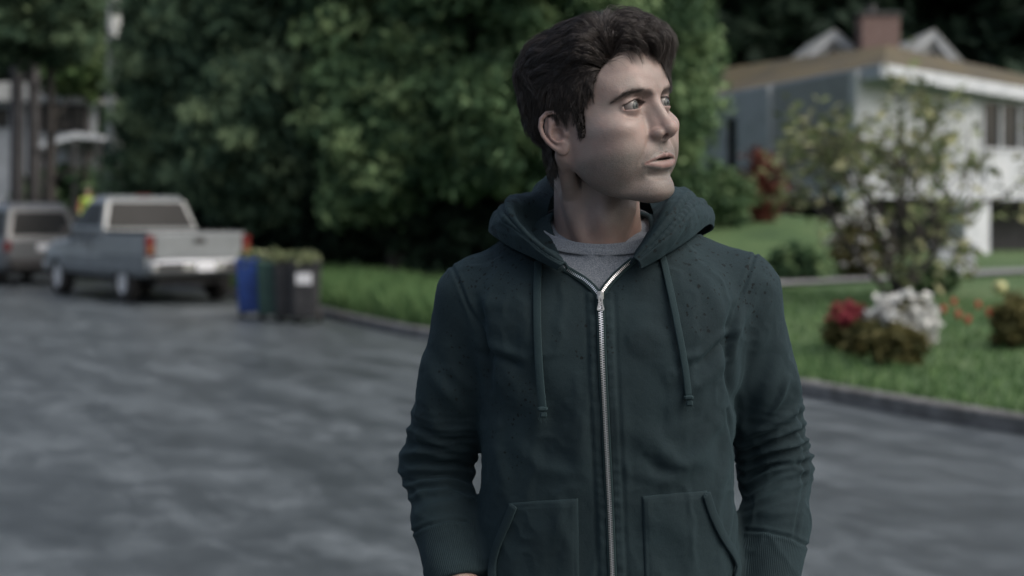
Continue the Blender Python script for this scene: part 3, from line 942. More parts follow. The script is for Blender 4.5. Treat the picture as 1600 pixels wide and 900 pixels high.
SEAMS = [
 [(708, 418), (722, 450), (735, 482), (750, 525), (757, 560)], [(1187, 377), (1172, 420), (1156, 468), (1146, 520), (1143, 560)],
 [(770, 366), (800, 386), (835, 404), (872, 420)], [(1112, 346), (1072, 374), (1032, 402), (1000, 419)],
 [(632, 838), (660, 823), (700, 812), (730, 814)], [(1164, 828), (1195, 830), (1230, 838), (1258, 852)],
 [(1246, 640), (1256, 700), (1252, 780), (1240, 840)], [(1135, 640), (1150, 720), (1148, 800), (1140, 860)],
]
ZPX = [(937, 462), (939, 500), (941, 560), (945, 640), (949, 720), (953, 800), (957, 900), (962, 985)]
ZIPL = [(937, 462), (925, 447), (912, 436), (897, 428), (883, 419)]
ZIPR = [(937, 462), (948, 446), (960, 432), (975, 418), (990, 406)]
def zip_x(v): return np.interp(v, [p[1] for p in ZPX], [p[0] for p in ZPX])
def relief(V, Nn):
    """cloth relief in metres"""
    U, W = px_of(V)
    Q = np.stack([U, W], 1).astype(np.float64)
    front = sstep(-.75, .15, -Nn[:, 1])
    wn = vnoise(V, 22, 5)*7; wn2 = vnoise(V, 22, 55)*7
    Qw = Q+np.stack([wn, wn2], 1)
    d = np.zeros(len(V))
    def along(pts):
        best = np.full(len(Q), 9e9); T = np.zeros(len(Q)); L = 0; segs = []
        for a, b in zip(pts[:-1], pts[1:]): segs.append(math.dist(a, b))
        tot = sum(segs)
        for (a, b), sl in zip(zip(pts[:-1], pts[1:]), segs):
            a = np.array(a, float); b = np.array(b, float); ab = b-a
            t = np.clip(((Qw-a)@ab)/(ab@ab), 0, 1)
            dd = np.linalg.norm(Qw-a-t[:, None]*ab, axis=1)
            m = dd < best; best[m] = dd[m]; T[m] = (L+t[m]*sl)/tot; L += sl
        return best, T
    for pts, w, A in FOLDS:
        q, T = along(pts)
        k = A*.0019*(1-.25*vnoise(V, 35, w))*np.minimum(1, .35+2.2*np.minimum(T, 1-T))
        d += front*k*(np.exp(-(q/w)**2)-.42*np.exp(-((q)/(2.1*w))**2))
    for pts, w, A in VALLEYS:
        q, T = along(pts)
        d -= front*A*.0018*np.exp(-(q/w)**2)*np.minimum(1, .4+3*np.minimum(T, 1-T))
    for pts in SEAMS:
        best = np.full(len(Q), 9e9)
        for a, b in zip(pts[:-1], pts[1:]):
            a = np.array(a, float); b = np.array(b, float); ab = b-a
            t = np.clip(((Q-a)@ab)/(ab@ab), 0, 1)
            best = np.minimum(best, np.linalg.norm(Q-a-t[:, None]*ab, axis=1))
        d += front*(-.0022*np.exp(-(best/2.2)**2)+.0011*np.exp(-((best-5.5)/3)**2))
    # placket on both sides of the zip
    zx = zip_x(W); ad = np.abs(U-zx)
    on = front*(W > 455)*sstep(1000, 990, W)
    pl = sstep(21, 17.5, ad)
    d += on*(.0026*pl*(1+.16*np.sin(W*.30+7*vnoise(V, 14, 9)+np.sign(U-zx)))-.0014*np.exp(-((ad-23)/2.2)**2)-.0022*sstep(7, 3, ad))
    # arms: bunching at the elbow all the way round, soft elsewhere
    for arm, s in ((ARM_L, 0.), (ARM_R, 40.)):
        e = np.array(arm[2]); rr = np.linalg.norm(V-e, axis=1)
        w = np.exp(-((V[:, 2]-(e[2]+.015))/.05)**2)*(rr < .16)*(arm_sdf(V, arm) < .010)*(torso_sdf(V) > .004)
        back = 1-front*.65
        ph = V[:, 2]*210+6*vnoise(V, 10, s)+2.5*vnoise(V, 22, s+3)
        rid = 1-np.abs(np.sin(ph))*2
        d += (.0044*back+.0008)*w*np.clip(rid, -1, .6)*sstep(0, .35, vnoise(V, 12, s+8)+.5)
    d += .0048*fbm(V, 7, 2, 2.)+.0008*fbm(V, 26, 2, 7.)
    d += .0018*np.clip(1-np.abs(vnoise(V*np.array([1, 1, .45], np.float32), 24, 31)+.3*vnoise(V, 60, 4))*3.2, 0, 1)
    # cuffs hug the wrist
    return d
def cut_open(P):
    """the neck hole and the open top of the zip (negative inside the opening)"""
    U, W = px_of(P)
    # V below the collar, in the frontal plane of the chest
    xl = np.interp(W, [380, 419, 428, 436, 447, 462], [868, 882, 896, 911, 924, 936])
    xr = np.interp(W, [380, 406, 418, 432, 446, 462], [1004, 991, 976, 961, 949, 938])
    v = np.maximum(np.maximum(xl-U, U-xr), W-462)*.0008
    v = smax(v, P[:, 1]-1.95, .004)
    nk = sd_cap(P, (.116, 1.955, 1.60), (.117, 1.945, 1.475), .078, .060)
    return np.minimum(v, nk)
def hoodie_sdf(P):
    d = hood_sdf0(P)
    d = np.maximum(d, -(d+.008))
    d = smax(d, -cut_open(P), .003)
    # open ends: hem and cuffs
    d = smax(d, .945-P[:, 2]+0*P[:, 0], .004)
    for arm in (ARM_L, ARM_R):
        a = np.array(arm[3]); b = np.array(arm[4]); u = (b-a)/np.linalg.norm(b-a)
        e = (P-b)@u.astype(np.float32)
        near = np.linalg.norm(P-b.astype(np.float32), axis=1)-.075
        d = smax(d, -smax(-e, near, .002), .003)
    return d

def fabric_mat(name, c0, c1, wet=True, rib=False, scale=1.0, heather=.5):
    m, nt, b = new_mat(name)
    L = nt.links.new
    tc = N(nt, 'ShaderNodeTexCoord')
    n1 = N(nt, 'ShaderNodeTexNoise', Scale=700*scale, Detail=3); L(tc.outputs['Object'], n1.inputs[0])
    n2 = N(nt, 'ShaderNodeTexNoise', Scale=14, Detail=4); L(tc.outputs['Object'], n2.inputs[0])
    a = N(nt, 'ShaderNodeMath', _operation='MULTIPLY_ADD'); L(n1.outputs['Fac'], a.inputs[0]); a.inputs[1].default_value = heather; 
    a2 = N(nt, 'ShaderNodeMath', _operation='MULTIPLY'); L(n2.outputs['Fac'], a2.inputs[0]); a2.inputs[1].default_value = 1-heather
    L(a2.outputs[0], a.inputs[2])
    r = ramp(nt, a.outputs[0], [(.35, c0), (.65, c1)])
    col = r.outputs[0]; rough = .85
    b.inputs['Roughness'].default_value = .88
    if wet:
        at = N(nt, 'ShaderNodeAttribute', _attribute_name='wet')
        wz = N(nt, 'ShaderNodeTexNoise', Scale=160, Detail=3); L(tc.outputs['Object'], wz.inputs[0])
        wv = N(nt, 'ShaderNodeVectorMath', _operation='SCALE'); L(wz.outputs['Color'], wv.inputs[0]); wv.inputs['Scale'].default_value = .007
        wa = N(nt, 'ShaderNodeVectorMath', _operation='ADD'); L(tc.outputs['Object'], wa.inputs[0]); L(wv.outputs[0], wa.inputs[1])
        v = N(nt, 'ShaderNodeTexVoronoi', Scale=185, Randomness=1.0); L(wa.outputs[0], v.inputs[0])
        wn = N(nt, 'ShaderNodeTexNoise', Scale=260, Detail=2); L(tc.outputs['Object'], wn.inputs[0])
        # size of each drop from the cell colour
        sz = N(nt, 'ShaderNodeSeparateColor'); L(v.outputs['Color'], sz.inputs[0])
        pw = N(nt, 'ShaderNodeMath', _operation='POWER'); L(sz.outputs[0], pw.inputs[0]); pw.inputs[1].default_value = 2.6
        ml = N(nt, 'ShaderNodeMath', _operation='MULTIPLY'); L(pw.outputs[0], ml.inputs[0]); L(at.outputs['Fac'], ml.inputs[1])
        m3 = N(nt, 'ShaderNodeMath', _operation='MULTIPLY'); L(ml.outputs[0], m3.inputs[0]); m3.inputs[1].default_value = .66
        ds = N(nt, 'ShaderNodeMath', _operation='MULTIPLY_ADD'); L(wn.outputs['Fac'], ds.inputs[0]); ds.inputs[1].default_value = .30; L(v.outputs['Distance'], ds.inputs[2])
        sb = N(nt, 'ShaderNodeMath', _operation='SUBTRACT'); L(m3.outputs[0], sb.inputs[0]); L(ds.outputs[0], sb.inputs[1])
        ad = N(nt, 'ShaderNodeMath', _operation='ADD'); L(sb.outputs[0], ad.inputs[0]); ad.inputs[1].default_value = .15
        mr = N(nt, 'ShaderNodeMapRange'); mr.inputs['From Min'].default_value = 0; mr.inputs['From Max'].default_value = .12; L(ad.outputs[0], mr.inputs[0])
        mix = N(nt, 'ShaderNodeMix', _data_type='RGBA'); L(mr.outputs[0], mix.inputs[0]); L(col, mix.inputs[6])
        mix.inputs[7].default_value = (c0[0]*.22, c0[1]*.22, c0[2]*.22, 1)
        col = mix.outputs[2]
    L(col, b.inputs['Base Color'])
    b.inputs['Sheen Weight'].default_value = .25; b.inputs['Sheen Roughness'].default_value = .6
    b.inputs['Sheen Tint'].default_value = (c1[0]*6, c1[1]*6, c1[2]*6, 1)
    b.inputs['Specular IOR Level'].default_value = .2
    # knit: fine vertical wales broken by noise
    if rib:
        at2 = N(nt, 'ShaderNodeAttribute', _attribute_name='ribu')
        sn = N(nt, 'ShaderNodeMath', _operation='SINE'); L(at2.outputs['Fac'], sn.inputs[0])
        h = N(nt, 'ShaderNodeMath', _operation='MULTIPLY_ADD'); L(sn.outputs[0], h.inputs[0]); h.inputs[1].default_value = .9; L(n1.outputs['Fac'], h.inputs[2])
        bp = N(nt, 'ShaderNodeBump', Strength=.45, Distance=.0009)
    else:
        w = N(nt, 'ShaderNodeTexNoise', Scale=1500*scale, Detail=2)
        mp = N(nt, 'ShaderNodeMapping'); mp.inputs['Scale'].default_value = (1, 1, .35); L(tc.outputs['Object'], mp.inputs[0]); L(mp.outputs[0], w.inputs[0])
        n4 = N(nt, 'ShaderNodeTexNoise', Scale=120, Detail=5); L(tc.outputs['Object'], n4.inputs[0])
        h = N(nt, 'ShaderNodeMath', _operation='MULTIPLY_ADD'); L(w.outputs['Fac'], h.inputs[0]); h.inputs[1].default_value = .5; L(n4.outputs['Fac'], h.inputs[2])
        bp = N(nt, 'ShaderNodeBump', Strength=.55, Distance=.0012)
    L(h.outputs[0], bp.inputs['Height']); L(bp.outputs[0], b.inputs['Normal'])
    return m
GA, GB = (.0056, .0120, .0146), (.0110, .0218, .0258)
M_hoodie = fabric_mat('hoodie_fleece', GA, GB)
M_rib = fabric_mat('hoodie_rib', GA, GB, rib=True)
M_cord = fabric_mat('cord_cotton', (.009, .019, .022), (.0145, .028, .032), wet=False)
M_shirt = fabric_mat('heather_jersey', (.075, .088, .105), (.19, .21, .235), wet=False, heather=.85)
M_steel = mat_noise('zip_metal', (.60, .61, .62), (.75, .75, .75), 300, .32, metal=1.0)
M_denim = mat_noise('denim', (.018, .022, .035), (.035, .042, .06), 300, .85)
M_boot = mat_noise('boot_leather', (.03, .022, .018), (.05, .038, .03), 20, .5)

def wet_field(V):
    U, W = px_of(V)
    a = sstep(560, 400, W)*(.55+.45*sstep(-.5, .35, vnoise(V, 14, 3)))
    a = np.maximum(a, .75*sstep(.15, .45, vnoise(V, 11, 13))*sstep(1200, 560, W))
    a = np.where((U > 1040) & (W < 520), np.maximum(a, .95*sstep(-.6, .3, vnoise(V, 18, 23))), a)
    return np.clip(a, 0, 1)
hV, hF = iso_mesh(hoodie_sdf, (-.19, 1.81, .93), (.44, 2.15, 1.555), .0026)
hN = vnormals(hV, hF)
dd_ = hood_sdf0(hV)
outer = sstep(-.006, -.001, dd_)
hV2 = hV+hN*(relief(hV, hN)*outer)[:, None]
hoodie = np_mesh('hoodie', hV2, hF, [M_hoodie, M_rib])
# cuffs and waistband are ribbed
def arm_t(V, arm):
    a = np.array(arm[2]); b = np.array(arm[4])
    return (V-a)@((b-a)/np.linalg.norm(b-a)), np.linalg.norm(b-a)
set_attr(hoodie, 'wet', wet_field(hV2))
U_, W_ = px_of(hV2)
cuff = np.zeros(len(hV2)); ribu = np.zeros(len(hV2))
for arm, cl in ((ARM_L, [(632, 838), (660, 823), (700, 812), (732, 814)]), (ARM_R, [(1160, 827), (1195, 830), (1230, 838), (1260, 853)])):
    sel = (np.abs(U_-(cl[0][0]+cl[-1][0])/2) < 90)
    c = sel & (W_ > np.interp(U_, [p[0] for p in cl], [p[1] for p in cl]))
    # torso does not belong to the cuff
    near = arm_sdf(hV2, arm) < .012
    c &= near & (torso_sdf(hV2) > .004)
    cuff[c] = 1
    a = np.array(arm[3]); b = np.array(arm[4]); u = (b-a)/np.linalg.norm(b-a)
    e1 = np.cross(u, [0, 0, 1]); e1 /= np.linalg.norm(e1); e2 = np.cross(u, e1)
    q = hV2-b; ang = np.arctan2(q@e2, q@e1); ribu[c] = ang[c]*95
wb = (hV2[:, 2] < 1.0) & (cuff < .5)
ribu[wb] = hV2[wb, 0]*1600
cuff[wb] = 1
set_attr(hoodie, 'ribu', ribu)
hoodie.data.polygons.foreach_set('material_index', (cuff[hF].mean(1) > .5).astype(np.int32))
hoodie.data.update()
child(hoodie, person)

def ribbon(pts_px, width, lift, thick, name, mat, parent, sub=6, f=None, sag=None, wob=0.0):
    """a flat band that lies on the cloth along a px polyline"""
    f = f or hood_sdf0
    P = np.array(pts_px, float)
    t = np.linspace(0, len(P)-1, (len(P)-1)*sub+1)
    x = np.interp(t, range(len(P)), P[:, 0]); y = np.interp(t, range(len(P)), P[:, 1])
    for _ in range(3):
        x[1:-1] = (x[:-2]+2*x[1:-1]+x[2:])/4; y[1:-1] = (y[:-2]+2*y[1:-1]+y[2:])/4
    C = ray_hit(x, y, f, off=lift)
    for _ in range(4): C[1:-1] = (C[:-2]+2*C[1:-1]+C[2:])/4
    T = np.gradient(C, axis=0); T /= np.linalg.norm(T, axis=1, keepdims=True)
    _, g = sd_grad(f, C.astype(np.float32), .002)
    S = np.cross(T, g); S /= np.linalg.norm(S, axis=1, keepdims=True); Nn = np.cross(S, T); Nn *= np.sign((Nn*g).sum(1))[:, None]
    w = width/2; h = thick/2
    sec = [(-w, -h), (-w, h*.6), (-w*.8, h), (w*.8, h), (w, h*.6), (w, -h)]
    V = np.stack([C+S*a+Nn*b for a, b in sec], 1); n = len(sec); m_ = len(C)
    idx = np.arange(m_*n).reshape(m_, n); F = []
    for j in range(n): F.append(np.stack([idx[:-1, j], idx[:-1, (j+1) % n], idx[1:, (j+1) % n], idx[1:, j]], 1))
    F = np.concatenate(F).tolist()+[idx[0].tolist(), idx[-1][::-1].tolist()]
    mb = MB(); mb.v = [tuple(v) for v in V.reshape(-1, 3)]; mb.f = [tuple(q) for q in F]
    o = mb.build(name, mat, smooth=True); child(o, parent)
    return o, C, T, Nn, S
M_tape = fabric_mat('zip_tape', (.008, .018, .02), (.013, .026, .028), wet=False)

def hd(P): return hood_sdf0(P)
# ---- zip: tapes, teeth, slider
zipper_parts = MB()
def teeth(path, side=0, lift=.0045, pitch=.0015):
    P = np.array(path, float)
    t = np.linspace(0, len(P)-1, 400)
    C = ray_hit(np.interp(t, range(len(P)), P[:, 0]), np.interp(t, range(len(P)), P[:, 1]), None, off=lift)
    s = np.concatenate([[0], np.cumsum(np.linalg.norm(np.diff(C, axis=0), axis=1))])
    k = int(s[-1]/pitch); q = np.arange(k)*pitch
    C2 = np.stack([np.interp(q, s, C[:, i]) for i in range(3)], 1)
    T = np.gradient(C2, axis=0); T /= np.linalg.norm(T, axis=1, keepdims=True)
    return C2, T
def add_tooth(mb, c, T, Nn, w0, w1, hl, ht):
    S = np.cross(T, Nn); S /= np.linalg.norm(S)
    vs = []
    for a in (w0, w1):
        for b in (-hl, hl):
            for d in (-ht, ht): vs.append(tuple(c+S*a+T*b+Nn*d))
    mb.add(vs, [(0, 1, 3, 2), (4, 6, 7, 5), (0, 4, 5, 1), (2, 3, 7, 6), (0, 2, 6, 4), (1, 5, 7, 3)])
zt = MB(); Nf = np.array([0, -1, 0.])
C2, T2 = teeth(ZPX)
for i, (c, T) in enumerate(zip(C2, T2)):
    s = 1 if i % 2 else -1
    add_tooth(zt, c, T, Nf, -s*.0006, s*.0027, .00055, .0009)
for path in (ZIPL, ZIPR):
    C2, T2 = teeth(path, pitch=.0024)
    for c, T in zip(C2, T2): add_tooth(zt, c, T, Nf, -.0018, .0014, .00062, .0010)
zo = zt.build('zip_teeth', M_steel); child(zo, hoodie)
ribbon(ZPX, .011, .0022, .0012, 'zip_tape', M_tape, hoodie)
ribbon(ZIPL, .010, .0018, .0012, 'zip_tape', M_tape, hoodie, sub=3)
ribbon(ZIPR, .010, .0018, .0012, 'zip_tape', M_tape, hoodie, sub=3)
c = ray_hit(938, 466, None, off=.0075)[0]
def ppt(dx, dz, dy=0.0): return (c[0]+dx*.001, c[1]-dy*.001, c[2]+dz*.001)
sl = MB()
sl.box(ppt(0, 3.5), (.0085, .004, .0105), bev=.0012); sl.box(ppt(0, 4, 2.8), (.0042, .004, .0075), bev=.001)
so = sl.build('zip_slider', M_steel); child(so, hoodie)
tb = MB()
# the pull: tapered frame with a triangular hole
o_ = [(-2.6, 3), (2.6, 3), (2.9, -6), (4.6, -13.5), (3.8, -15.2), (-3.8, -15.2), (-4.6, -13.5), (-2.9, -6)]
i_ = [(-.9, 0), (.9, 0), (.9, -6.4), (2.6, -12.6), (2.0, -13.2), (-2.0, -13.2), (-2.6, -12.6), (-.9, -6.4)]
vs = []; fs = []
for dy in (5.6, 4.3):
    for q in (o_, i_): vs += [ppt(a, b, dy) for a, b in q]
for k in range(8):
    k2 = (k+1) % 8
    fs += [(k, k2, 8+k2, 8+k), (16+k, 24+k, 24+k2, 16+k2), (k, 16+k, 16+k2, k2), (8+k, 8+k2, 24+k2, 24+k)]
tb.add(vs, fs); tb.box(ppt(0, -5.0, 5), (.0052, .0012, .0016), bev=.0002)
to = tb.build('zip_pull', M_steel, bevel=.0003); child(to, hoodie)

# ---- drawstrings
for pts, w in (([(841, 408), (839, 450), (839, 500), (841, 560), (845, 610), (848, 640)], .0098), ([(1030, 380), (1040, 420), (1051, 470), (1062, 525), (1071, 575), (1076, 622)], .0088)):
    o, C, T, Nn, S = ribbon(pts, w, .0058, .0028, 'drawstring', M_cord, hoodie)
    e = C[-1]; k = MB()
    k.box((e[0], e[1]-.001, e[2]+.001), (.0125, .0065, .0062), bev=.002)
    k.box((e[0]+.001, e[1]-.0005, e[2]-.006), (.0095, .0045, .0075), bev=.0016, taper=.85)
    for j in range(7): k.tube([(e[0]-.004+j*.0013, e[1], e[2]-.008), (e[0]-.0055+j*.0019, e[1]-.001, e[2]-.0125-.002*(j % 3))], .00035, 4)
    ko = k.build('cord_end', M_cord, smooth=False); child(ko, o)

# ---- kangaroo pockets
def patch(L, Rr, v0, v1, nu, nv, lift, thick, name, mat, parent, ux=None, wv=1.0):
    vs_ = np.linspace(v0, v1, nv); us = np.linspace(0, 1, nu)
    xl = np.interp(vs_, [p[1] for p in L], [p[0] for p in L]); xr = np.interp(vs_, [p[1] for p in Rr], [p[0] for p in Rr])
    tilt = ux or (lambda u: 0)
    X = xl[:, None]*(1-us)+xr[:, None]*us
    Y = vs_[:, None]+np.array([tilt(u) for u in us])[None]
    P0 = ray_hit(X.ravel(), Y.ravel(), None, off=lift)
    _, g = sd_grad(hood_sdf0, P0.astype(np.float32), .002)
    e = np.minimum(np.minimum(us, 1-us)[None]*nu/3.0, (np.arange(nv)[:, None])/2.5).ravel()
    edge = np.clip(e, 0, 1)
    st = np.exp(-((np.minimum(np.minimum(us, 1-us)[None]*(xr-xl).mean(), (vs_-v0)[:, None])-6.5)/1.6)**2).ravel()
    nz = fbm(P0.astype(np.float32), 15, 2, 91)*.0024
    # follow the same folds as the cloth beneath
    rel = relief(P0.astype(np.float32), np.tile(np.array([0, -1, 0], np.float32), (len(P0), 1)))
    h = thick*np.sqrt(edge)-.0010*st+nz*edge*wv+rel
    V = P0+g*h[:, None]
    B = P0+g*(rel-.003)[:, None]
    idx = np.arange(nu*nv).reshape(nv, nu)
    F = np.stack([idx[:-1, :-1], idx[1:, :-1], idx[1:, 1:], idx[:-1, 1:]], -1).reshape(-1, 4)
    ring = np.concatenate([idx[0, :], idx[1:, -1], idx[-1, -2::-1], idx[-2:0:-1, 0]])
    n = nu*nv
    side = np.stack([ring, np.roll(ring, -1), np.roll(ring, -1)+n, ring+n], 1)
    o = np_mesh(name, np.concatenate([V, B]), np.concatenate([F, side]), mat)
    set_attr(o, 'wet', wet_field(np.concatenate([V, B]))*.7)
    set_attr(o, 'ribu', np.tile(np.tile(us, nv)*22.0, 2))
    return child(o, parent)
patch([(1003, 770), (1006, 860), (1010, 985)], [(1104, 770), (1112, 800), (1128, 835), (1146, 865), (1150, 890), (1140, 930), (1132, 985)], 776, 985, 64, 84, .0006, .0030, 'pocket', M_hoodie, hoodie, ux=lambda u: -9*u)
patch([(800, 770), (790, 810), (776, 845), (768, 880), (775, 985)], [(903, 770), (906, 985)], 786, 985, 64, 84, .0006, .0030, 'pocket', M_hoodie, hoodie, ux=lambda u: -7*u)
ribbon([(1104, 772), (1113, 802), (1130, 838), (1149, 866), (1156, 886), (1150, 912), (1142, 960)], .012, .0052, .0035, 'pocket_edge', M_rib, hoodie)
ribbon([(802, 790), (792, 815), (778, 846), (769, 876), (768, 905), (776, 960)], .011, .0048, .0035, 'pocket_edge', M_rib, hoodie)

# ---- hood
HS_ = [
 [(872, 421, 1.8500), (875, 417, 1.8460), (879, 413, 1.8455), (883, 411, 1.8480), (885, 414, 1.853), (886, 417, 1.858), (887, 420, 1.864)],
 [(838, 404, 1.868), (840, 396, 1.858), (845, 392, 1.853), (852, 390, 1.855), (857, 393, 1.866), (863, 398, 1.882), (870, 402, 1.896)],
 [(800, 386, 1.905), (798, 370, 1.884), (806, 358, 1.874), (816, 352, 1.877), (822, 358, 1.890), (838, 374, 1.935), (862, 384, 1.950)],
 [(770, 367, 1.955), (768, 353, 1.932), (781, 334, 1.915), (797, 324, 1.915), (806, 330, 1.925), (823, 346, 1.965), (856, 354, 1.972)],
 [(768, 362, 2.03), (772, 346, 2.02), (786, 324, 1.99), (806, 310, 1.975), (818, 313, 1.968), (832, 318, 1.975), (857, 325, 1.975)],
 [(800, 385, 2.12), (800, 350, 2.13), (812, 320, 2.08), (829, 306, 2.035), (838, 303, 2.015), (848, 300, 2.010), (864, 308, 2.010)],
 [(870, 395, 2.17), (860, 340, 2.18), (852, 305, 2.12), (858, 281, 2.07), (868, 276, 2.05), (880, 284, 2.045), (892, 300, 2.045)],
 [(945, 395, 2.19), (945, 340, 2.20), (945, 300, 2.15), (945, 280, 2.09), (945, 278, 2.07), (945, 285, 2.06), (945, 300, 2.06)],
 [(1040, 390, 2.16), (1045, 345, 2.17), (1040, 312, 2.12), (1030, 294, 2.07), (1022, 291, 2.05), (1014, 297, 2.045), (1003, 308, 2.04)],
 [(1108, 362, 2.07), (1108, 342, 2.06), (1100, 314, 2.03), (1068, 298, 2.00), (1050, 298, 1.985), (1034, 312, 1.985), (1018, 325, 1.98)],
 [(1106, 350, 1.985), (1101, 336, 1.955), (1083, 317, 1.93), (1062, 309, 1.912), (1047, 311, 1.915), (1034, 325, 1.94), (1018, 345, 1.955)],
 [(1075, 374, 1.915), (1076, 354, 1.890), (1064, 339, 1.874), (1048, 332, 1.872), (1038, 337, 1.880), (1027, 352, 1.912), (1012, 370, 1.930)],
 [(1036, 399, 1.875), (1040, 382, 1.860), (1035, 370, 1.853), (1024, 366, 1.855), (1017, 370, 1.864), (1010, 380, 1.886), (1001, 390, 1.902)],
 [(1000, 419, 1.852), (999, 412, 1.847), (996, 407, 1.846), (991, 404, 1.849), (988, 407, 1.855), (986, 410, 1.861), (984, 413, 1.866)],
]
def catmull(P, n):
    """resample along axis 0"""
    m = len(P); t = np.linspace(0, m-1, n); i = np.clip(t.astype(int), 0, m-2); f = (t-i)[:, None, None]
    g = lambda k: P[np.clip(k, 0, m-1)]
    p0, p1, p2, p3 = g(i-1), g(i), g(i+1), g(i+2)
    return .5*((2*p1)+(-p0+p2)*f+(2*p0-5*p1+4*p2-p3)*f*f+(-p0+3*p1-3*p2+p3)*f**3)
G = np.array([[[(a-800)/FPX*y, y, CAMH+(338-b)/FPX*y] for a, b, y in row] for row in HS_])
NS, NT_ = 260, 64
G2 = catmull(G, NS)
G3 = catmull(G2.transpose(1, 0, 2), NT_).transpose(1, 0, 2)
du = np.gradient(G3, axis=0); dv = np.gradient(G3, axis=1); gn = np.cross(du, dv); gn /= np.linalg.norm(gn, axis=2, keepdims=True)+1e-9
tv = np.linspace(0, 6, NT_)[None, :, None]; su = np.linspace(0, 13, NS)[:, None, None]
Pf = G3.reshape(-1, 3).astype(np.float32)
endf = np.minimum(1, np.minimum(su, 13-su)/.8)
big = .0050*fbm(Pf, 16, 3, 41).reshape(NS, NT_, 1)*np.clip(tv, .0, 1)*endf
gather = .00042*np.sin(su*30+9*vnoise(Pf, 13, 3).reshape(NS, NT_, 1))*(.4+.9*np.abs(vnoise(Pf, 19, 8).reshape(NS, NT_, 1)))*2*np.exp(-((tv-2.2)/.5)**2)*endf
band = -.0016*np.exp(-((tv-1.75)/.10)**2)*endf+.0008*np.exp(-((tv-1.55)/.18)**2)
creas = .003*np.clip(1-np.abs(vnoise(Pf*np.array([1, 1, 1], np.float32), 21, 77).reshape(NS, NT_, 1))*4, 0, 1)*np.exp(-((tv-1.0)/1.0)**2)*endf
sg = np.sign((gn[40, 12]*np.array([0, -1, 0])).sum())
rim = .0035*np.exp(-((tv-2.75)/.16)**2)-.0030*np.exp(-((tv-2.35)/.12)**2)
G4 = G3+gn*sg*(big+gather+band-creas*.7+rim*endf)
idx = np.arange(NS*NT_).reshape(NS, NT_)
Fq = np.stack([idx[:-1, :-1], idx[1:, :-1], idx[1:, 1:], idx[:-1, 1:]], -1).reshape(-1, 4)
hood = np_mesh('hood', G4.reshape(-1, 3), Fq, M_hoodie)
set_attr(hood, 'wet', wet_field(G4.reshape(-1, 3).astype(np.float32)))
md = hood.modifiers.new('thickness', 'SOLIDIFY'); md.thickness = .0032; md.offset = 0
child(hood, hoodie)

# ---- grey t-shirt
def shirt_sdf(P):
    d = np.minimum(torso_sdf(P)+.009, np.where(P[:, 2] < 1.5, neck_sdf(P)-.004, 1))
    n = sd_cap(P, (.110, 1.950, 1.66), (.116, 1.978, 1.44), .0545, .058)
    d = smin(d, n-.004, .03)
    # neckline plane, tilted down at the front
    pl = (P[:, 2]-1.478)-(P[:, 1]-1.90)*.42
    d = smax(d, pl, .002)
    return smax(d, 1.02-P[:, 2], .01)
sV, sF = iso_mesh(shirt_sdf, (-.06, 1.84, 1.0), (.33, 2.11, 1.56), .0035)
sN = vnormals(sV, sF)
sV = sV+sN*(.0016*fbm(sV, 30, 3, 3))[:, None]
shirt = np_mesh('t_shirt', sV, sF, M_shirt); child(shirt, person)
# collar ring: march around the neck on the plane and offset
def on_shirt(theta, dz, off):
    c0 = np.array([.116, 1.965])
    out = []
    for t in theta:
        dirv = np.array([math.cos(t), math.sin(t)])
        rr = np.linspace(.03, .088, 200)
        x = c0[0]+dirv[0]*rr; y = c0[1]+dirv[1]*rr; z = 1.478+(y-1.90)*.42+dz
        P = np.stack([x, y, z], 1).astype(np.float32)
        n = sd_cap(P, (.110, 1.950, 1.66), (.116, 1.978, 1.44), .0545, .058)
        d = smin(torso_sdf(P)+.009, n-.004, .03)
        k = int(np.argmax(d > off)); out.append(P[k])
    return np.array(out)
th = np.linspace(0, 2*math.pi, 97)[:-1]
r0 = on_shirt(th, .0055, .0045); r1 = on_shirt(th, -.001, .0035); r2 = on_shirt(th, -.0085, .0032)
def ringsmooth(Rg):
    for _ in range(6): Rg = (np.roll(Rg, 1, 0)+2*Rg+np.roll(Rg, -1, 0))/4
    return Rg
r0, r1, r2 = map(ringsmooth, (r0, r1, r2))
n = len(th); CV = np.concatenate([r0, r1, r2]); CF = []
for k in range(2):
    a = np.arange(n)+k*n; b = (np.arange(n)+1) % n+k*n
    CF.append(np.stack([a, a+n, b+n, b], 1))
collar = np_mesh('shirt_collar', CV, np.concatenate(CF), fabric_mat('heather_rib', (.085, .098, .115), (.195, .215, .24), wet=False, rib=True, heather=.85))
set_attr(collar, 'ribu', np.tile(th*420, 3))
md = collar.modifiers.new('t', 'SOLIDIFY'); md.thickness = .0028; md.offset = .5
md = collar.modifiers.new('s', 'SUBSURF'); md.levels = md.render_levels = 2
child(collar, shirt)

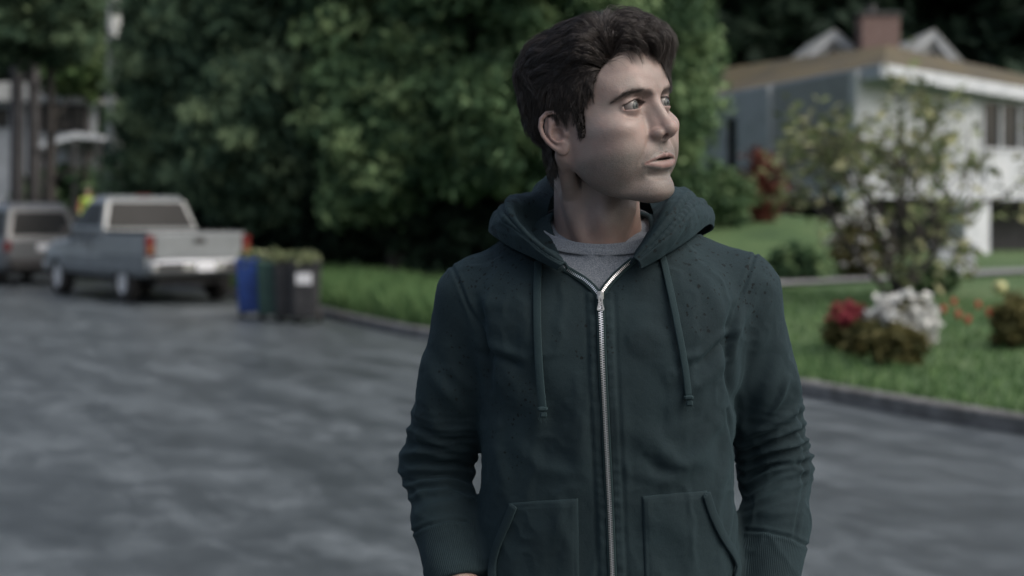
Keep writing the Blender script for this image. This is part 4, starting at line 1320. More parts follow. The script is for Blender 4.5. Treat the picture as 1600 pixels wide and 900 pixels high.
# ---- jeans and boots (below the frame)
def jeans_sdf(P):
    d = sd_ell(P, (.13, 1.985, .93), (.168, .118, .15))
    for leg in (LEG_L, LEG_R): d = smin(d, sd_chain(P, leg, [.098, .072, .062]), .03)
    for arm, s in ((ARM_L, -1), (ARM_R, 1)):
        d = smin(d, sd_cap(P, tuple(np.array(arm[5])+[.0, .02, -.02]), tuple(np.array(arm[6])+[.0, .015, -.05]), .036, .036), .03)
    d = smax(d, P[:, 2]-.985, .01)
    d = smax(d, .10-P[:, 2], .01)
    return d+.0025*vnoise(P, 20)*sstep(.5, .2, P[:, 2])
jV, jF = iso_mesh(jeans_sdf, (-.12, 1.78, .07), (.40, 2.15, 1.01), .007)
jeans = np_mesh('jeans', jV, jF, M_denim); child(jeans, person)
for leg in (LEG_L, LEG_R):
    def boot(P):
        x = leg[2][0]
        d = sd_cap(P, (x, 2.02, .17), (x, 2.02, .06), .052, .052)
        d = smin(d, sd_cap(P, (x, 2.0, .055), (x, 1.84, .045), .05, .042), .03)
        return smax(d, -P[:, 2]+.0, .006)
    v, f = iso_mesh(boot, (leg[2][0]-.08, 1.76, -.01), (leg[2][0]+.08, 2.12, .25), .007)
    b_ = np_mesh('boot', v, f, M_boot); child(b_, person)
# ================================================================== the street (metres; x right, y away from the camera, road surface z = 0)
# ---- ground sheets
def poly_sheet(name, outline, z, mat, kind='structure', grid=None):
    me = bpy.data.meshes.new(name)
    import bmesh
    bm = bmesh.new(); vs = [bm.verts.new((x, y, z)) for x, y in outline]; bm.faces.new(vs)
    bmesh.ops.triangulate(bm, faces=bm.faces); bmesh.ops.recalc_face_normals(bm, faces=bm.faces)
    for f in bm.faces:
        if f.normal.z < 0: f.normal_flip()
    bm.to_mesh(me); bm.free()
    o = link_mesh(name, me, mat)
    if kind: o['kind'] = kind
    return o
def asphalt():
    m, nt, b = new_mat('wet_asphalt'); L = nt.links.new
    tc = N(nt, 'ShaderNodeTexCoord')
    mp0 = N(nt, 'ShaderNodeMapping'); mp0.inputs['Rotation'].default_value = (0, 0, R(-27)); L(tc.outputs['Object'], mp0.inputs[0])
    mp = N(nt, 'ShaderNodeMapping'); mp.inputs['Scale'].default_value = (1.0, .24, 1); L(mp0.outputs[0], mp.inputs[0])
    n1 = N(nt, 'ShaderNodeTexNoise', Scale=1.9, Detail=8, Roughness=.68, Distortion=.6); L(mp.outputs[0], n1.inputs[0])
    n2 = N(nt, 'ShaderNodeTexNoise', Scale=2.6, Detail=8, Roughness=.7); L(tc.outputs['Object'], n2.inputs[0])
    n3 = N(nt, 'ShaderNodeTexNoise', Scale=90, Detail=4); L(tc.outputs['Object'], n3.inputs[0])
    a = N(nt, 'ShaderNodeMath', _operation='MULTIPLY_ADD'); L(n2.outputs['Fac'], a.inputs[0]); a.inputs[1].default_value = .45
    h = N(nt, 'ShaderNodeMath', _operation='MULTIPLY'); L(n1.outputs['Fac'], h.inputs[0]); h.inputs[1].default_value = .56; L(h.outputs[0], a.inputs[2])
    a2 = N(nt, 'ShaderNodeMath', _operation='MULTIPLY_ADD'); L(n3.outputs['Fac'], a2.inputs[0]); a2.inputs[1].default_value = .16; L(a.outputs[0], a2.inputs[2])
    r = ramp(nt, a2.outputs[0], [(.40, (.028, .034, .037)), (.56, (.054, .064, .069)), (.74, (.125, .145, .155))])
    L(r.outputs[0], b.inputs['Base Color'])
    rr = ramp(nt, a.outputs[0], [(.40, .30), (.55, .40), (.72, .58)])
    L(rr.outputs[0], b.inputs['Roughness'])
    b.inputs['Specular IOR Level'].default_value = .5
    bp = N(nt, 'ShaderNodeBump', Strength=.5, Distance=.012); L(n3.outputs['Fac'], bp.inputs['Height']); L(bp.outputs[0], b.inputs['Normal'])
    return m
def lawn_mat(name, c0, c1, c2):
    m, nt, b = new_mat(name); L = nt.links.new
    tc = N(nt, 'ShaderNodeTexCoord')
    n1 = N(nt, 'ShaderNodeTexNoise', Scale=.7, Detail=6, Roughness=.65); L(tc.outputs['Object'], n1.inputs[0])
    n2 = N(nt, 'ShaderNodeTexNoise', Scale=30, Detail=4); L(tc.outputs['Object'], n2.inputs[0])
    a = N(nt, 'ShaderNodeMath', _operation='MULTIPLY_ADD'); L(n2.outputs['Fac'], a.inputs[0]); a.inputs[1].default_value = .35
    h = N(nt, 'ShaderNodeMath', _operation='MULTIPLY'); L(n1.outputs['Fac'], h.inputs[0]); h.inputs[1].default_value = .65; L(h.outputs[0], a.inputs[2])
    r = ramp(nt, a.outputs[0], [(.36, c0), (.5, c1), (.64, c2)]); L(r.outputs[0], b.inputs['Base Color'])
    b.inputs['Roughness'].default_value = .9; b.inputs['Specular IOR Level'].default_value = .15
    bp = N(nt, 'ShaderNodeBump', Strength=.6, Distance=.05); L(n2.outputs['Fac'], bp.inputs['Height']); L(bp.outputs[0], b.inputs['Normal'])
    return m
M_road = asphalt()
M_lawn = lawn_mat('lawn', (.042, .075, .036), (.068, .115, .050), (.11, .15, .075))
M_soil = mat_noise('soil', (.018, .014, .010), (.045, .034, .024), 4, .95, bump=.5, bscale=20, bdist=.03)
M_kerb = mat_noise('kerb_concrete', (.085, .085, .08), (.17, .17, .165), 6, .8, bump=.3, bscale=60)
M_path = mat_noise('concrete', (.15, .155, .16), (.22, .225, .23), 3, .8, bump=.2, bscale=40)
# kerb lines (x, y) on the road plane, near edge of the verges
KL = [(-60, 60), (-30, 54), (-18, 49), (-13.5, 44), (-9, 35.3), (-6.4, 30), (-4.2, 26), (-3.3, 23.6), (-2.6, 21.6), (-1.3, 18.6), (-.2, 16.9)]
KR = [(-.2, 16.9), (1.0, 15.6), (2.0, 13.6), (2.55, 12.2), (3.55, 10.25), (5.2, 7.6), (8.5, 3.0), (14, -5), (22, -20)]
# ground: one sheet to the horizon
gnd = poly_sheet('ground', [(-900, -300), (900, -300), (900, 1200), (-900, 1200)], -.12, M_soil)
road = poly_sheet('road', [(x_, y_+.08) for x_, y_ in KL+KR[1:]]+[(22, -60), (-60, -60)], 0.0, M_road)
def smooth_line(pts, k=6):
    P = np.array(pts, float)[:, None, :]; return catmull(P, (len(pts)-1)*k+1)[:, 0, :]
def kerb(pts, name, w=.16, h=.13, mat=None, label=None):
    P = smooth_line(pts); T = np.gradient(P, axis=0); T /= np.linalg.norm(T, axis=1, keepdims=True); Nn = np.stack([-T[:, 1], T[:, 0]], 1)
    if (Nn[:, 1]).mean() < 0: Nn = -Nn
    mb = MB(); sec = [(0, -.1), (0, h-.02), (.02, h), (w, h), (w, -.1)]
    n = len(sec); vs = []
    for p, q in zip(P, Nn):
        for a, z in sec: vs.append((p[0]+q[0]*a, p[1]+q[1]*a, z))
    fs = []
    for i in range(len(P)-1):
        for j in range(n): fs.append((i*n+j, i*n+(j+1) % n, (i+1)*n+(j+1) % n, (i+1)*n+j))
    mb.add(vs, fs); o = mb.build(name, mat or M_kerb); o['kind'] = 'structure'
    return o
kerb(KL, 'kerb')
kerb(KR, 'kerb')
# lawn surface: rises from the kerb towards the houses
def lawn_z(x, y):
    # distance behind the kerb line, measured roughly
    ky = np.interp(x, [p[0] for p in KL+KR[1:]], [p[1] for p in KL+KR[1:]])
    d = np.maximum(y-ky, 0)
    right = sstep(-1.0, 2.5, x)
    z = .115+right*(.012*np.minimum(d, 30)+.10*sstep(2, 9, d))+(1-right)*.010*np.minimum(d, 12)
    z = z+1.0*sstep(26, 32, y)*sstep(.5, 3, x)*sstep(8.4, 6.4, x)
    z = z+sstep(-7.5, -11, x)*np.minimum(.2*d, .95)
    return z+.02*np.sin(x*1.3)*np.sin(y*.9)*np.minimum(d/2, 1)
def lawn_mesh():
    xs = np.concatenate([np.linspace(-60, -14, 30), np.linspace(-13.5, 30, 180), np.linspace(31, 80, 20)])
    ky = np.interp(xs, [p[0] for p in KL+KR[1:]], [p[1] for p in KL+KR[1:]])+.10
    tt = np.concatenate([[0], np.cumsum(np.linspace(.12, 3.2, 60))])
    X = np.repeat(xs[:, None], len(tt), 1); Y = ky[:, None]+tt[None]
    Z = lawn_z(X, Y); Z[:, 0] = .112
    idx = np.arange(X.size).reshape(X.shape)
    F = np.stack([idx[:-1, :-1], idx[1:, :-1], idx[1:, 1:], idx[:-1, 1:]], -1).reshape(-1, 4)
    return np_mesh('lawn', np.stack([X, Y, Z], -1).reshape(-1, 3), F, M_lawn)
lawn = lawn_mesh(); lawn['kind'] = 'structure'
def gz_at(x, y): return float(lawn_z(np.array([float(x)]), np.array([float(y)]))[0])

# pale concrete path crossing the lawn
def strip(name, pts, w, dz, mat):
    P = smooth_line(pts, 10); T = np.gradient(P, axis=0); T /= np.linalg.norm(T, axis=1, keepdims=True); Nn = np.stack([-T[:, 1], T[:, 0]], 1)
    V = []
    for a in (-.5, .5): V.append(np.concatenate([P+Nn*a*w, lawn_z((P+Nn*a*w)[:, 0], (P+Nn*a*w)[:, 1])[:, None]+dz], 1))
    V = np.stack(V, 1).reshape(-1, 3); idx = np.arange(len(V)).reshape(-1, 2)
    F = np.stack([idx[:-1, 0], idx[:-1, 1], idx[1:, 1], idx[1:, 0]], 1)
    o = np_mesh(name, V, F, mat); o['kind'] = 'structure'; return o
strip('path', [(1.5, 23.4), (4.0, 24.0), (7.0, 25.2), (11.0, 27.2), (15, 30)], 1.0, .05, M_path)
strip('driveway', [(8.5, 24.5), (12, 28.5), (15.5, 33), (18, 37)], 3.0, .045, M_path) if False else None

# ---- leaf clouds
def leaf_mat(name, c0, c1, c2, scale=1.4):
    m, nt, b = new_mat(name); L = nt.links.new
    at = N(nt, 'ShaderNodeAttribute', _attribute_name='leaf')
    r = ramp(nt, at.outputs['Fac'], [(0, c0), (.5, c1), (1, c2)])
    L(r.outputs[0], b.inputs['Base Color'])
    b.inputs['Roughness'].default_value = .75; b.inputs['Specular IOR Level'].default_value = .15
    # thin leaves let some light through
    tr = nt.nodes.new('ShaderNodeBsdfTranslucent'); L(r.outputs[0], tr.inputs[0])
    mx = nt.nodes.new('ShaderNodeMixShader'); mx.inputs[0].default_value = .22
    out = [n for n in nt.nodes if n.type == 'OUTPUT_MATERIAL'][0]
    L(b.outputs[0], mx.inputs[1]); L(tr.outputs[0], mx.inputs[2]); L(mx.outputs[0], out.inputs[0])
    return m
def leaves_at(C, size, rs, up=.4, elong=1.7, tone=None, droop=0.0):
    """one folded leaf (two triangles as a quad) per centre"""
    n = len(C)
    a = rs.randn(n, 3); a[:, 2] = a[:, 2]*.6-droop; a /= np.linalg.norm(a, axis=1, keepdims=True)
    nn = rs.randn(n, 3)*.8+np.array([0, 0, up]); b = np.cross(a, nn); b /= np.linalg.norm(b, axis=1, keepdims=True)
    s = size*(.6+.8*rs.rand(n))[:, None]
    V = np.stack([C-a*s*elong*.5, C+b*s*.5, C+a*s*elong*.5, C-b*s*.5], 1)
    V[:, 1, 2] += .12*s[:, 0]; V[:, 3, 2] += .12*s[:, 0]
    F = np.arange(n*4).reshape(n, 4)
    t = rs.rand(n) if tone is None else np.clip(tone+rs.randn(n)*.14, 0, 1)
    return V.reshape(-1, 3), F, np.repeat(t, 4)
def clump_cloud(lobes, n_clump, per, size, rs, spread=.35, shell=.55, squash=1.0, cut=None):
    """leaf centres: many small clumps spread near the surface of overlapping lobes, with gaps between"""
    lobes = [(np.array(c, float), np.array(r, float)) for c, r in lobes]
    vol = np.array([np.prod(r)**(2/3) for _, r in lobes]); k = rs.choice(len(lobes), n_clump, p=vol/vol.sum())
    d = rs.randn(n_clump, 3); d /= np.linalg.norm(d, axis=1, keepdims=True)
    rad = shell+(1-shell)*rs.rand(n_clump)**.5
    rad *= 1+.16*rs.randn(n_clump)
    cc = np.array([lobes[i][0] for i in k])+d*np.array([lobes[i][1] for i in k])*rad[:, None]
    if cut is not None: cc = cc[cut(cc)]
    m = len(cc)
    tone = np.clip(.45+.30*rs.randn(m)+.0*d[:m, 2], 0, 1)
    r = spread*(.6+.8*rs.rand(m))
    o = rs.randn(m, per, 3); o /= np.linalg.norm(o, axis=2, keepdims=True); o *= (rs.rand(m, per, 1)**.5)*r[:, None, None]; o[..., 2] *= .7*squash
    return (cc[:, None]+o).reshape(-1, 3), np.repeat(tone, per)
M_bark = mat_noise('bark', (.022, .020, .018), (.048, .043, .039), 9, .9, bump=.8, bscale=30, bdist=.02)
def limb_tree(mb, base, top, r0, n, rs, spread=1.2, start=.3):
    base = Vector(base); top = Vector(top); pts = []
    for i in range(7):
        t = i/6; p = base.lerp(top, t); p += Vector((rs.randn()*.05, rs.randn()*.05, 0))*(top-base).length*.25*min(1, t*3)*.4; pts.append(p)
    mb.tube(pts, [r0*(1-.75*i/6) for i in range(7)], 9)
    H = (top-base).length
    for k in range(n):
        t = start+(1-start)*(k+.5)/n; i = min(int(t*6), 5); p = pts[i].lerp(pts[i+1], t*6-i)
        a = k*2.4+rs.rand(); L = spread*(.6+.5*rs.rand())*(1.15-t*.6)
        q = [p]
        for j in range(1, 4): q.append(p+Vector((math.cos(a+.2*j*rs.randn())*L*j/3, math.sin(a+.2*j*rs.randn())*L*j/3, L*.55*(j/3)*(.6+rs.rand()*.6))))
        rr = r0*(1-.75*t)*.55; mb.tube(q, [rr, rr*.7, rr*.45, rr*.2], 6)
        for j in range(2):
            s = q[1+j]; e = s+Vector((rs.randn(), rs.randn(), .6+rs.rand()))*L*.22; mb.tube([s, s.lerp(e, .5)+Vector((rs.randn(), rs.randn(), 0))*.04*L, e], [rr*.35, rr*.25, rr*.1], 5)
def tree(name, base, lobes, n_clump, per, size, mat, label, group=None, r0=.2, top=None, spread=1.5, seed=1, cl=.4, droop=0.0, cat='tree', elong=1.7, limbs=8, shell=.55, cut=None, start=.3):
    rs = np.random.RandomState(seed)
    root = empty(name, base); tag(root, label, cat, group)
    C, tone = clump_cloud(lobes, n_clump, per, size, rs, spread=cl, shell=shell, cut=cut)
    V, F, t = leaves_at(C, size, rs, tone=np.clip(tone, 0, 1), droop=droop, elong=elong)
    V = V-np.array(base)
    cr = np_mesh('crown', V, F, mat, smooth=False); set_attr(cr, 'leaf', t); cr.parent = root
    mb = MB(); limb_tree(mb, (0, 0, 0), (Vector(top)-Vector(base)) if top else (0, 0, 3), r0, limbs, rs, spread, start)
    tr = mb.build('trunk', M_bark, root, smooth=True)
    return root
M_cedar = leaf_mat('cedar_foliage', (.020, .044, .028), (.085, .14, .085), (.20, .275, .155))
M_laurel = leaf_mat('laurel_foliage', (.020, .048, .026), (.085, .150, .074), (.20, .285, .14))
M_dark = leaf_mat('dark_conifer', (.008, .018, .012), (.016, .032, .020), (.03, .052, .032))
M_lime = leaf_mat('spring_foliage', (.035, .070, .026), (.07, .115, .042), (.11, .16, .07))
M_mag = leaf_mat('magnolia_foliage', (.07, .10, .045), (.15, .18, .085), (.29, .29, .17))

def L_at(px, py, Y, rx, rz=None, ry=None):
    return ((gx(px, Y), Y, gz(py, Y)), (rx, ry or rx, rz or rx))
# the big evergreen mass behind the parked truck: several trees
tree('evergreen_tree', (gx(270, 34), 34, 0), [L_at(288, 90, 34, 1.5, 2.6), L_at(262, 190, 34, 1.3, 2.2), L_at(300, 250, 33.5, 1.5, 2.0), L_at(215, 265, 34, .7, 1.3), L_at(330, 60, 34, 1.4, 2.6), L_at(300, -40, 34, 1.5, 2.4), L_at(345, 170, 33.8, 1.2, 2.0), L_at(272, 10, 34, 1.0, 1.8)], 520, 105, .085, M_cedar, 'tall bushy evergreen behind the pickup truck, leftmost of the big green mass', 'evergreens along the verge', .28, (gx(280, 34), 34, 6.5), 1.6, 1, cl=.50, droop=.95, shell=.72, elong=2.7)
tree('evergreen_tree', (gx(450, 31), 31, 0), [L_at(430, 60, 31, 1.6, 2.6), L_at(470, 160, 30.5, 1.6, 1.7), L_at(420, 210, 30.3, 1.5, 1.5), L_at(380, 260, 30.5, 1.1, 1.2), L_at(500, 265, 30.3, 1.2, .9), L_at(440, -60, 31, 1.8, 2.0), L_at(520, 50, 31, 1.2, 2.4), L_at(445, 300, 30.3, 1.2, .6)], 560, 105, .085, M_cedar, 'broad drooping evergreen directly behind the wheelie bins', 'evergreens along the verge', .30, (gx(450, 31), 31, 6.5), 1.7, 2, cl=.50, droop=.95, shell=.72, elong=2.7)
tree('evergreen_tree', (gx(620, 29), 29, 0), [L_at(600, 60, 29, 1.5, 2.2), L_at(640, 160, 28.6, 1.4, 1.4), L_at(570, 215, 28.5, 1.1, 1.0), L_at(660, 235, 28.5, 1.1, .9), L_at(610, 285, 28.6, 1.0, .55), L_at(700, 60, 29, 1.3, 2.2), L_at(640, -60, 29, 2.0, 2.0), L_at(560, 310, 28.6, .7, .35)], 560, 105, .085, M_laurel, 'leafy evergreen left of the man, its low boughs over dark undergrowth', 'evergreens along the verge', .26, (gx(620, 29), 29, 6.2), 1.6, 3, cl=.50, droop=.95, shell=.72, elong=2.7)
tree('evergreen_tree', (gx(800, 28), 28, 0), [L_at(780, 70, 28, 1.5, 2.2), L_at(770, 180, 27.6, 1.1, 1.1), L_at(740, 250, 27.6, .8, .6), L_at(850, 60, 28, 1.4, 2.6), L_at(868, 190, 27.8, .7, .8), L_at(900, 150, 28, 1.2, 2.0), L_at(850, -70, 28, 2.0, 1.8), L_at(742, 240, 27.6, .42, .35)], 560, 105, .085, M_laurel, 'leafy evergreen directly behind the man, left of his head', 'evergreens along the verge', .26, (gx(800, 28), 28, 6.0), 1.5, 4, cl=.50, droop=.95, shell=.72, elong=2.7)
tree('evergreen_tree', (gx(1010, 30), 30, 0), [L_at(1000, 60, 30, 1.4, 2.6), L_at(1035, 150, 29.8, .75, 1.6), L_at(1020, 230, 29.8, .8, .9), L_at(950, 120, 30, 1.2, 2.4), L_at(1030, -20, 30, .85, 1.8), L_at(1060, 190, 29.8, .42, .7)], 460, 105, .085, M_laurel, 'leafy evergreen behind the man, right of his head beside the house', 'evergreens along the verge', .24, (gx(1010, 30), 30, 6.2), 1.2, 5, cl=.50, droop=.95, shell=.72, elong=2.7)
# interior of the hedge row: bare stems, its shade put into dark leaf colour
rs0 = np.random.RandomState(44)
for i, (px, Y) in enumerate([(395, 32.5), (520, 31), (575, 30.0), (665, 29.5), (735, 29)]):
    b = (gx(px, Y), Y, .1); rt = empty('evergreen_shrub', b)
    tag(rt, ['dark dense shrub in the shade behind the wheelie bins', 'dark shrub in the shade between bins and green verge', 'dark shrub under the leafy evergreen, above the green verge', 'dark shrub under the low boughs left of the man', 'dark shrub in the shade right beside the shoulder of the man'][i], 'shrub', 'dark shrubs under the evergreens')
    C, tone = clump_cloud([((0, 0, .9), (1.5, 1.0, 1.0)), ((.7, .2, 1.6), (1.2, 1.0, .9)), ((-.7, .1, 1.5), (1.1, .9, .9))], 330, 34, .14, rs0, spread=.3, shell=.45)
    V, F, t = leaves_at(C, .13, rs0, tone=tone*.6)  # leaf tone lowered to stand for the shade under the boughs
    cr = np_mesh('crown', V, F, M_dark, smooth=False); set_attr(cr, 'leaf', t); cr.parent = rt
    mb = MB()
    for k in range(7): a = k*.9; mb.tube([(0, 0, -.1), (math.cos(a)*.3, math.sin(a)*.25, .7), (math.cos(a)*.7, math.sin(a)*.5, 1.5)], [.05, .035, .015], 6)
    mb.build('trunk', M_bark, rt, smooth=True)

# forest of tall dark conifers behind the houses
def conifer(base, H, Rr, seed, label, mat, per=26, nl=16):
    rs = np.random.RandomState(seed); root = empty('conifer', base); tag(root, label, 'tree', 'tall conifers behind the houses')
    C = []; T = []
    for k in range(nl):
        z = H*(.12+.86*k/nl); r = Rr*(1-(z/H))**.75+.3
        nb = 14
        for j in range(nb):
            a = rs.rand()*6.283; L = r*(.6+.5*rs.rand()); t = np.linspace(.25, 1, 7)
            p = np.stack([math.cos(a)*L*t, math.sin(a)*L*t, z+.1*H/nl*rs.randn()-.35*L*t**1.6], 1)
            q = (p[:, None]+rs.randn(7, per, 3)*np.array([.38, .38, .22])).reshape(-1, 3)
            C.append(q); T.append(np.full(len(q), rs.rand()))
    C = np.concatenate(C); V, F, t = leaves_at(C, .34, rs, tone=np.concatenate(T), droop=.6, elong=2.2)
    cr = np_mesh('crown', V, F, mat, smooth=False); set_attr(cr, 'leaf', t); cr.parent = root
    mb = MB(); mb.tube([(0, 0, -.3), (.05, 0, H*.5), (0, 0, H*.97)], [.42, .26, .05], 10); mb.build('trunk', M_bark, root, smooth=True)
    return root
CON = []
cl_txt = ['far left, above the flat-roofed house', 'behind the left house and its lamp pole', 'between the left house and the evergreens', 'behind the leftmost evergreen', 'behind the evergreens left of the man', 'behind the evergreens above the bins', 'above the head of the man', 'left of the white house roof', 'behind the left gable dormer', 'behind the brick chimney', 'behind the right gable dormer', 'right of the chimney above the mossy roof', 'at the far right above the mossy roof', 'behind the white house, in the second row', 'second row left of the chimney', 'second row right of the chimney', 'second row at the far left']
protos = None
spots = [(-25, 62, 22), (-20, 58, 20), (-14.5, 56, 24), (-9, 54, 25), (-4.5, 52, 22), (-.5, 54, 24), (3.5, 52, 24), (7.0, 55, 25), (11.5, 56, 24), (15.5, 58, 26), (19.5, 56, 24), (23.5, 58, 25), (28.5, 60, 26), (9.5, 63, 27), (14, 65, 28), (21.5, 65, 28), (-29, 66, 24)]
base_con = [conifer((spots[0][0], spots[0][1], 0), 22, 3.6, 71, 'tall dark conifer '+cl_txt[0], M_dark), conifer((spots[1][0], spots[1][1], 0), 20, 3.9, 72, 'tall dark conifer '+cl_txt[1], M_dark)]
for i, (x, y, h) in enumerate(spots[2:]):
    src = base_con[i % 2]; o = src.copy(); COL.objects.link(o)
    o.location = (x, y, 0); o.rotation_euler = (0, 0, 1.3*i); s = h/(22 if i % 2 == 0 else 20); o.scale = (s*1.1, s*1.1, s)
    o['label'] = 'tall dark conifer '+cl_txt[i+2]
    for ch in src.children:
        c = ch.copy(); COL.objects.link(c); c.parent = o
# lime-green young tree over the left house
tree('young_tree', (gx(140, 48), 48, 0), [L_at(130, 112, 48, .9, .8), L_at(95, 125, 48, .6, .45), L_at(150, 90, 48, .5, .5)], 160, 30, .16, M_lime, 'bright lime green young tree over the roof of the left house', None, .14, (gx(135, 48), 48, 6.3), .8, 6, cl=.3)
tree('overhanging_tree', (gx(60, 40), 41, 0), [L_at(30, 20, 40, 1.7, 1.0), L_at(90, 0, 40, 1.3, .9), L_at(90, 60, 40.5, 1.1, .6), L_at(20, 75, 40.5, .9, .4)], 420, 34, .15, M_cedar, 'tree with boughs hanging over the left house at the top left corner', None, .22, (gx(60, 40), 41, 7.0), 1.6, 8, cl=.4, droop=.4)
# green bushes below the left house
def bush(name, base, lobes, n, per, size, mat, label, group=None, seed=1, cat='bush', cl=.22, stems=5, hgt=.6, flower=None):
    rs = np.random.RandomState(seed); root = empty(name, base); tag(root, label, cat, group)
    C, tone = clump_cloud(lobes, n, per, size, rs, spread=cl, shell=.5); V, F, t = leaves_at(C, size, rs, tone=tone)
    cr = np_mesh('foliage', V, F, mat, smooth=False); set_attr(cr, 'leaf', t); cr.parent = root
    mb = MB()
    for k in range(stems):
        a = k*6.28/stems+rs.rand(); mb.tube([(0, 0, -.05), (math.cos(a)*.12*hgt, math.sin(a)*.12*hgt, hgt*.5), (math.cos(a)*.4*hgt, math.sin(a)*.4*hgt, hgt)], [.03*hgt+.006, .02*hgt, .006], 6)
    mb.build('stems', M_bark, root, smooth=True)
    if flower:
        fm, fn, fs, flobes = flower
        C, tone = clump_cloud(flobes, fn, 9, fs, rs, spread=.07, shell=.86); V, F, t = leaves_at(C, fs, rs, tone=tone, elong=1.1)
        fl = np_mesh('blossom', V, F, fm, smooth=False); set_attr(fl, 'leaf', t); fl.parent = root
    return root
bush('green_bush', (gx(98, 48.4), 48.4, .9), [((0, 0, 1.2), (1.3, .9, 1.3)), ((.9, 0, .9), (.9, .8, 1.0)), ((-.8, 0, .9), (.9, .8, 1.0))], 300, 34, .13, M_laurel, 'rounded mid-green bush behind the parked cars, in front of the left house', None, 12, hgt=1.2, cl=.3)
M_redleaf = leaf_mat('red_foliage', (.07, .024, .018), (.125, .042, .030), (.19, .08, .055))
M_white = leaf_mat('white_blossom', (.50, .51, .50), (.64, .65, .63), (.76, .77, .74))
M_pink = leaf_mat('red_blossom', (.17, .028, .04), (.26, .045, .06), (.36, .09, .10))
M_olive = leaf_mat('olive_foliage', (.05, .055, .022), (.095, .09, .036), (.15, .135, .055))
M_grasst = leaf_mat('grass_tuft', (.042, .088, .034), (.078, .148, .056), (.125, .20, .082))
def gb(px, py):
    """point on the lawn seen at this pixel"""
    for Y in np.arange(9, 60, .1):
        if gz(py, Y) <= gz_at(gx(px, Y), Y): return (gx(px, Y), Y, gz_at(gx(px, Y), Y))
    return (gx(px, 40), 40, gz_at(gx(px, 40), 40))
def bush_px(name, px, top, bot, wpx, mat, label, seed, n=120, per=26, size=.06, **kw):
    b = gb(px, bot); Y = b[1]; h = (bot-top)/FPX*Y; w = wpx/FPX*Y/2
    return bush(name, b, [((0, 0, h*.52), (w*.95, w*.8, h*.5)), ((w*.35, 0, h*.45), (w*.6, w*.6, h*.42)), ((-w*.35, 0, h*.42), (w*.6, w*.6, h*.42))], n, per, size, mat, label, seed=seed, cl=min(.22, h*.2), hgt=h*.5, **kw), Y, h, w
def fl_lobes(w, h): return [((0, 0, h*.58), (w*.98, w*.85, h*.52))]
Yq = gb(1325, 545)[1]
bush_px('azalea_bush', 1326, 488, 548, 66, M_olive, 'olive bush with red blossom on top, left of the white azalea', 21, flower=(M_pink, 120, .05, [((0, 0, 60/FPX*Yq*.86), (30/FPX*Yq*.8, 30/FPX*Yq*.7, 60/FPX*Yq*.26))]))
Yq = gb(1420, 540)[1]
bush_px('azalea_bush', 1408, 476, 548, 92, M_olive, 'mounded bush covered in white blossom on the lawn', 22, flower=(M_white, 480, .065, fl_lobes(46/FPX*Yq, 70/FPX*Yq)))
bush_px('low_bush', 1400, 512, 572, 84, M_olive, 'low brown-green bush right in front of the white blossom', 23, n=140)
bush_px('low_bush', 1352, 508, 560, 46, M_olive, 'small brown-green bush between the red and the white blossom', 24, n=80)
bush_px('low_bush', 1585, 470, 545, 60, M_olive, 'olive-brown bush at the right edge of the lawn', 25, n=110)
Yq = gb(1345, 432)[1]
bush_px('flowering_shrub', 1345, 338, 436, 84, M_olive, 'round shrub full of white flowers below the leafless-looking magnolia', 26, n=150, flower=(M_white, 150, .06, fl_lobes(42/FPX*Yq, 96/FPX*Yq)))
bush_px('green_hedge', 1120, 268, 352, 100, M_laurel, 'clipped green hedge between the shoulder of the man and the white house', 27, n=260, size=.09)
bush_px('red_shrub', 1193, 245, 345, 50, M_redleaf, 'upright red-leaved shrub in front of the white wall', 28, n=150, size=.08)
bush_px('red_shrub', 1068, 276, 330, 34, M_redleaf, 'low red shrub just beside the chin of the man', 29, n=80, size=.08)
bush_px('green_bush', 1250, 385, 440, 90, M_laurel, 'low green bush beside the pale path, under the magnolia', 30, n=160, size=.07)
bush_px('green_bush', 1450, 415, 460, 90, M_laurel, 'low green plants at the foot of the white pillar', 31, n=120, size=.07)

# magnolia: open crown, many thin branches and pale leaves
mg = gb(1402, 470); Ym = mg[1]
rsm = np.random.RandomState(9)
mroot = empty('magnolia_tree', mg); tag(mroot, 'open many-stemmed magnolia with pale yellow-green leaves in front of the white house', 'tree')
mb = MB(); C = []
def grow(p, d, L, r, lev):
    q = [p]; dd = d.copy()
    for j in range(4):
        dd = (dd+Vector((rsm.randn(), rsm.randn(), rsm.randn()*.7+.12))*.20).normalized(); q.append(q[-1]+dd*L/4)
    mb.tube(q, [r, r*.9, r*.8, r*.68, r*.55], 6 if lev < 2 else 4, cap=lev == 0)
    if lev >= 2:
        for s in q[1:]:
            for _ in range(2 if lev == 3 else 1): C.append(np.array(s)+rsm.randn(3)*.09)
    if lev < 3:
        for k in range([3, 3, 3][lev]):
            s = q[2+(k % 3)]; a = Vector((rsm.randn(), rsm.randn(), rsm.randn()*.55+.25)).normalized()
            grow(s, (dd*.55+a*.75).normalized(), L*.68, r*.55, lev+1)
for k in range(7):
    a = k*.9+.3; grow(Vector((0, 0, -.05)), Vector((math.cos(a)*.62, math.sin(a)*.5, 1)).normalized(), 1.62, .045, 0)
C = np.array(C)
C = (C[:, None]+rsm.randn(len(C), 1, 3)*.06).reshape(-1, 3)
C = C[rsm.rand(len(C)) < .68]; C[:, 0] *= 1.02
V, F, t = leaves_at(C, .095, rsm, elong=1.9)
mb.v = [(v[0]*1.02, v[1], v[2]) for v in mb.v]
cr = np_mesh('crown', V, F, M_mag, smooth=False); set_attr(cr, 'leaf', t); cr.parent = mroot
mb.build('trunk', M_bark, mroot, smooth=True)

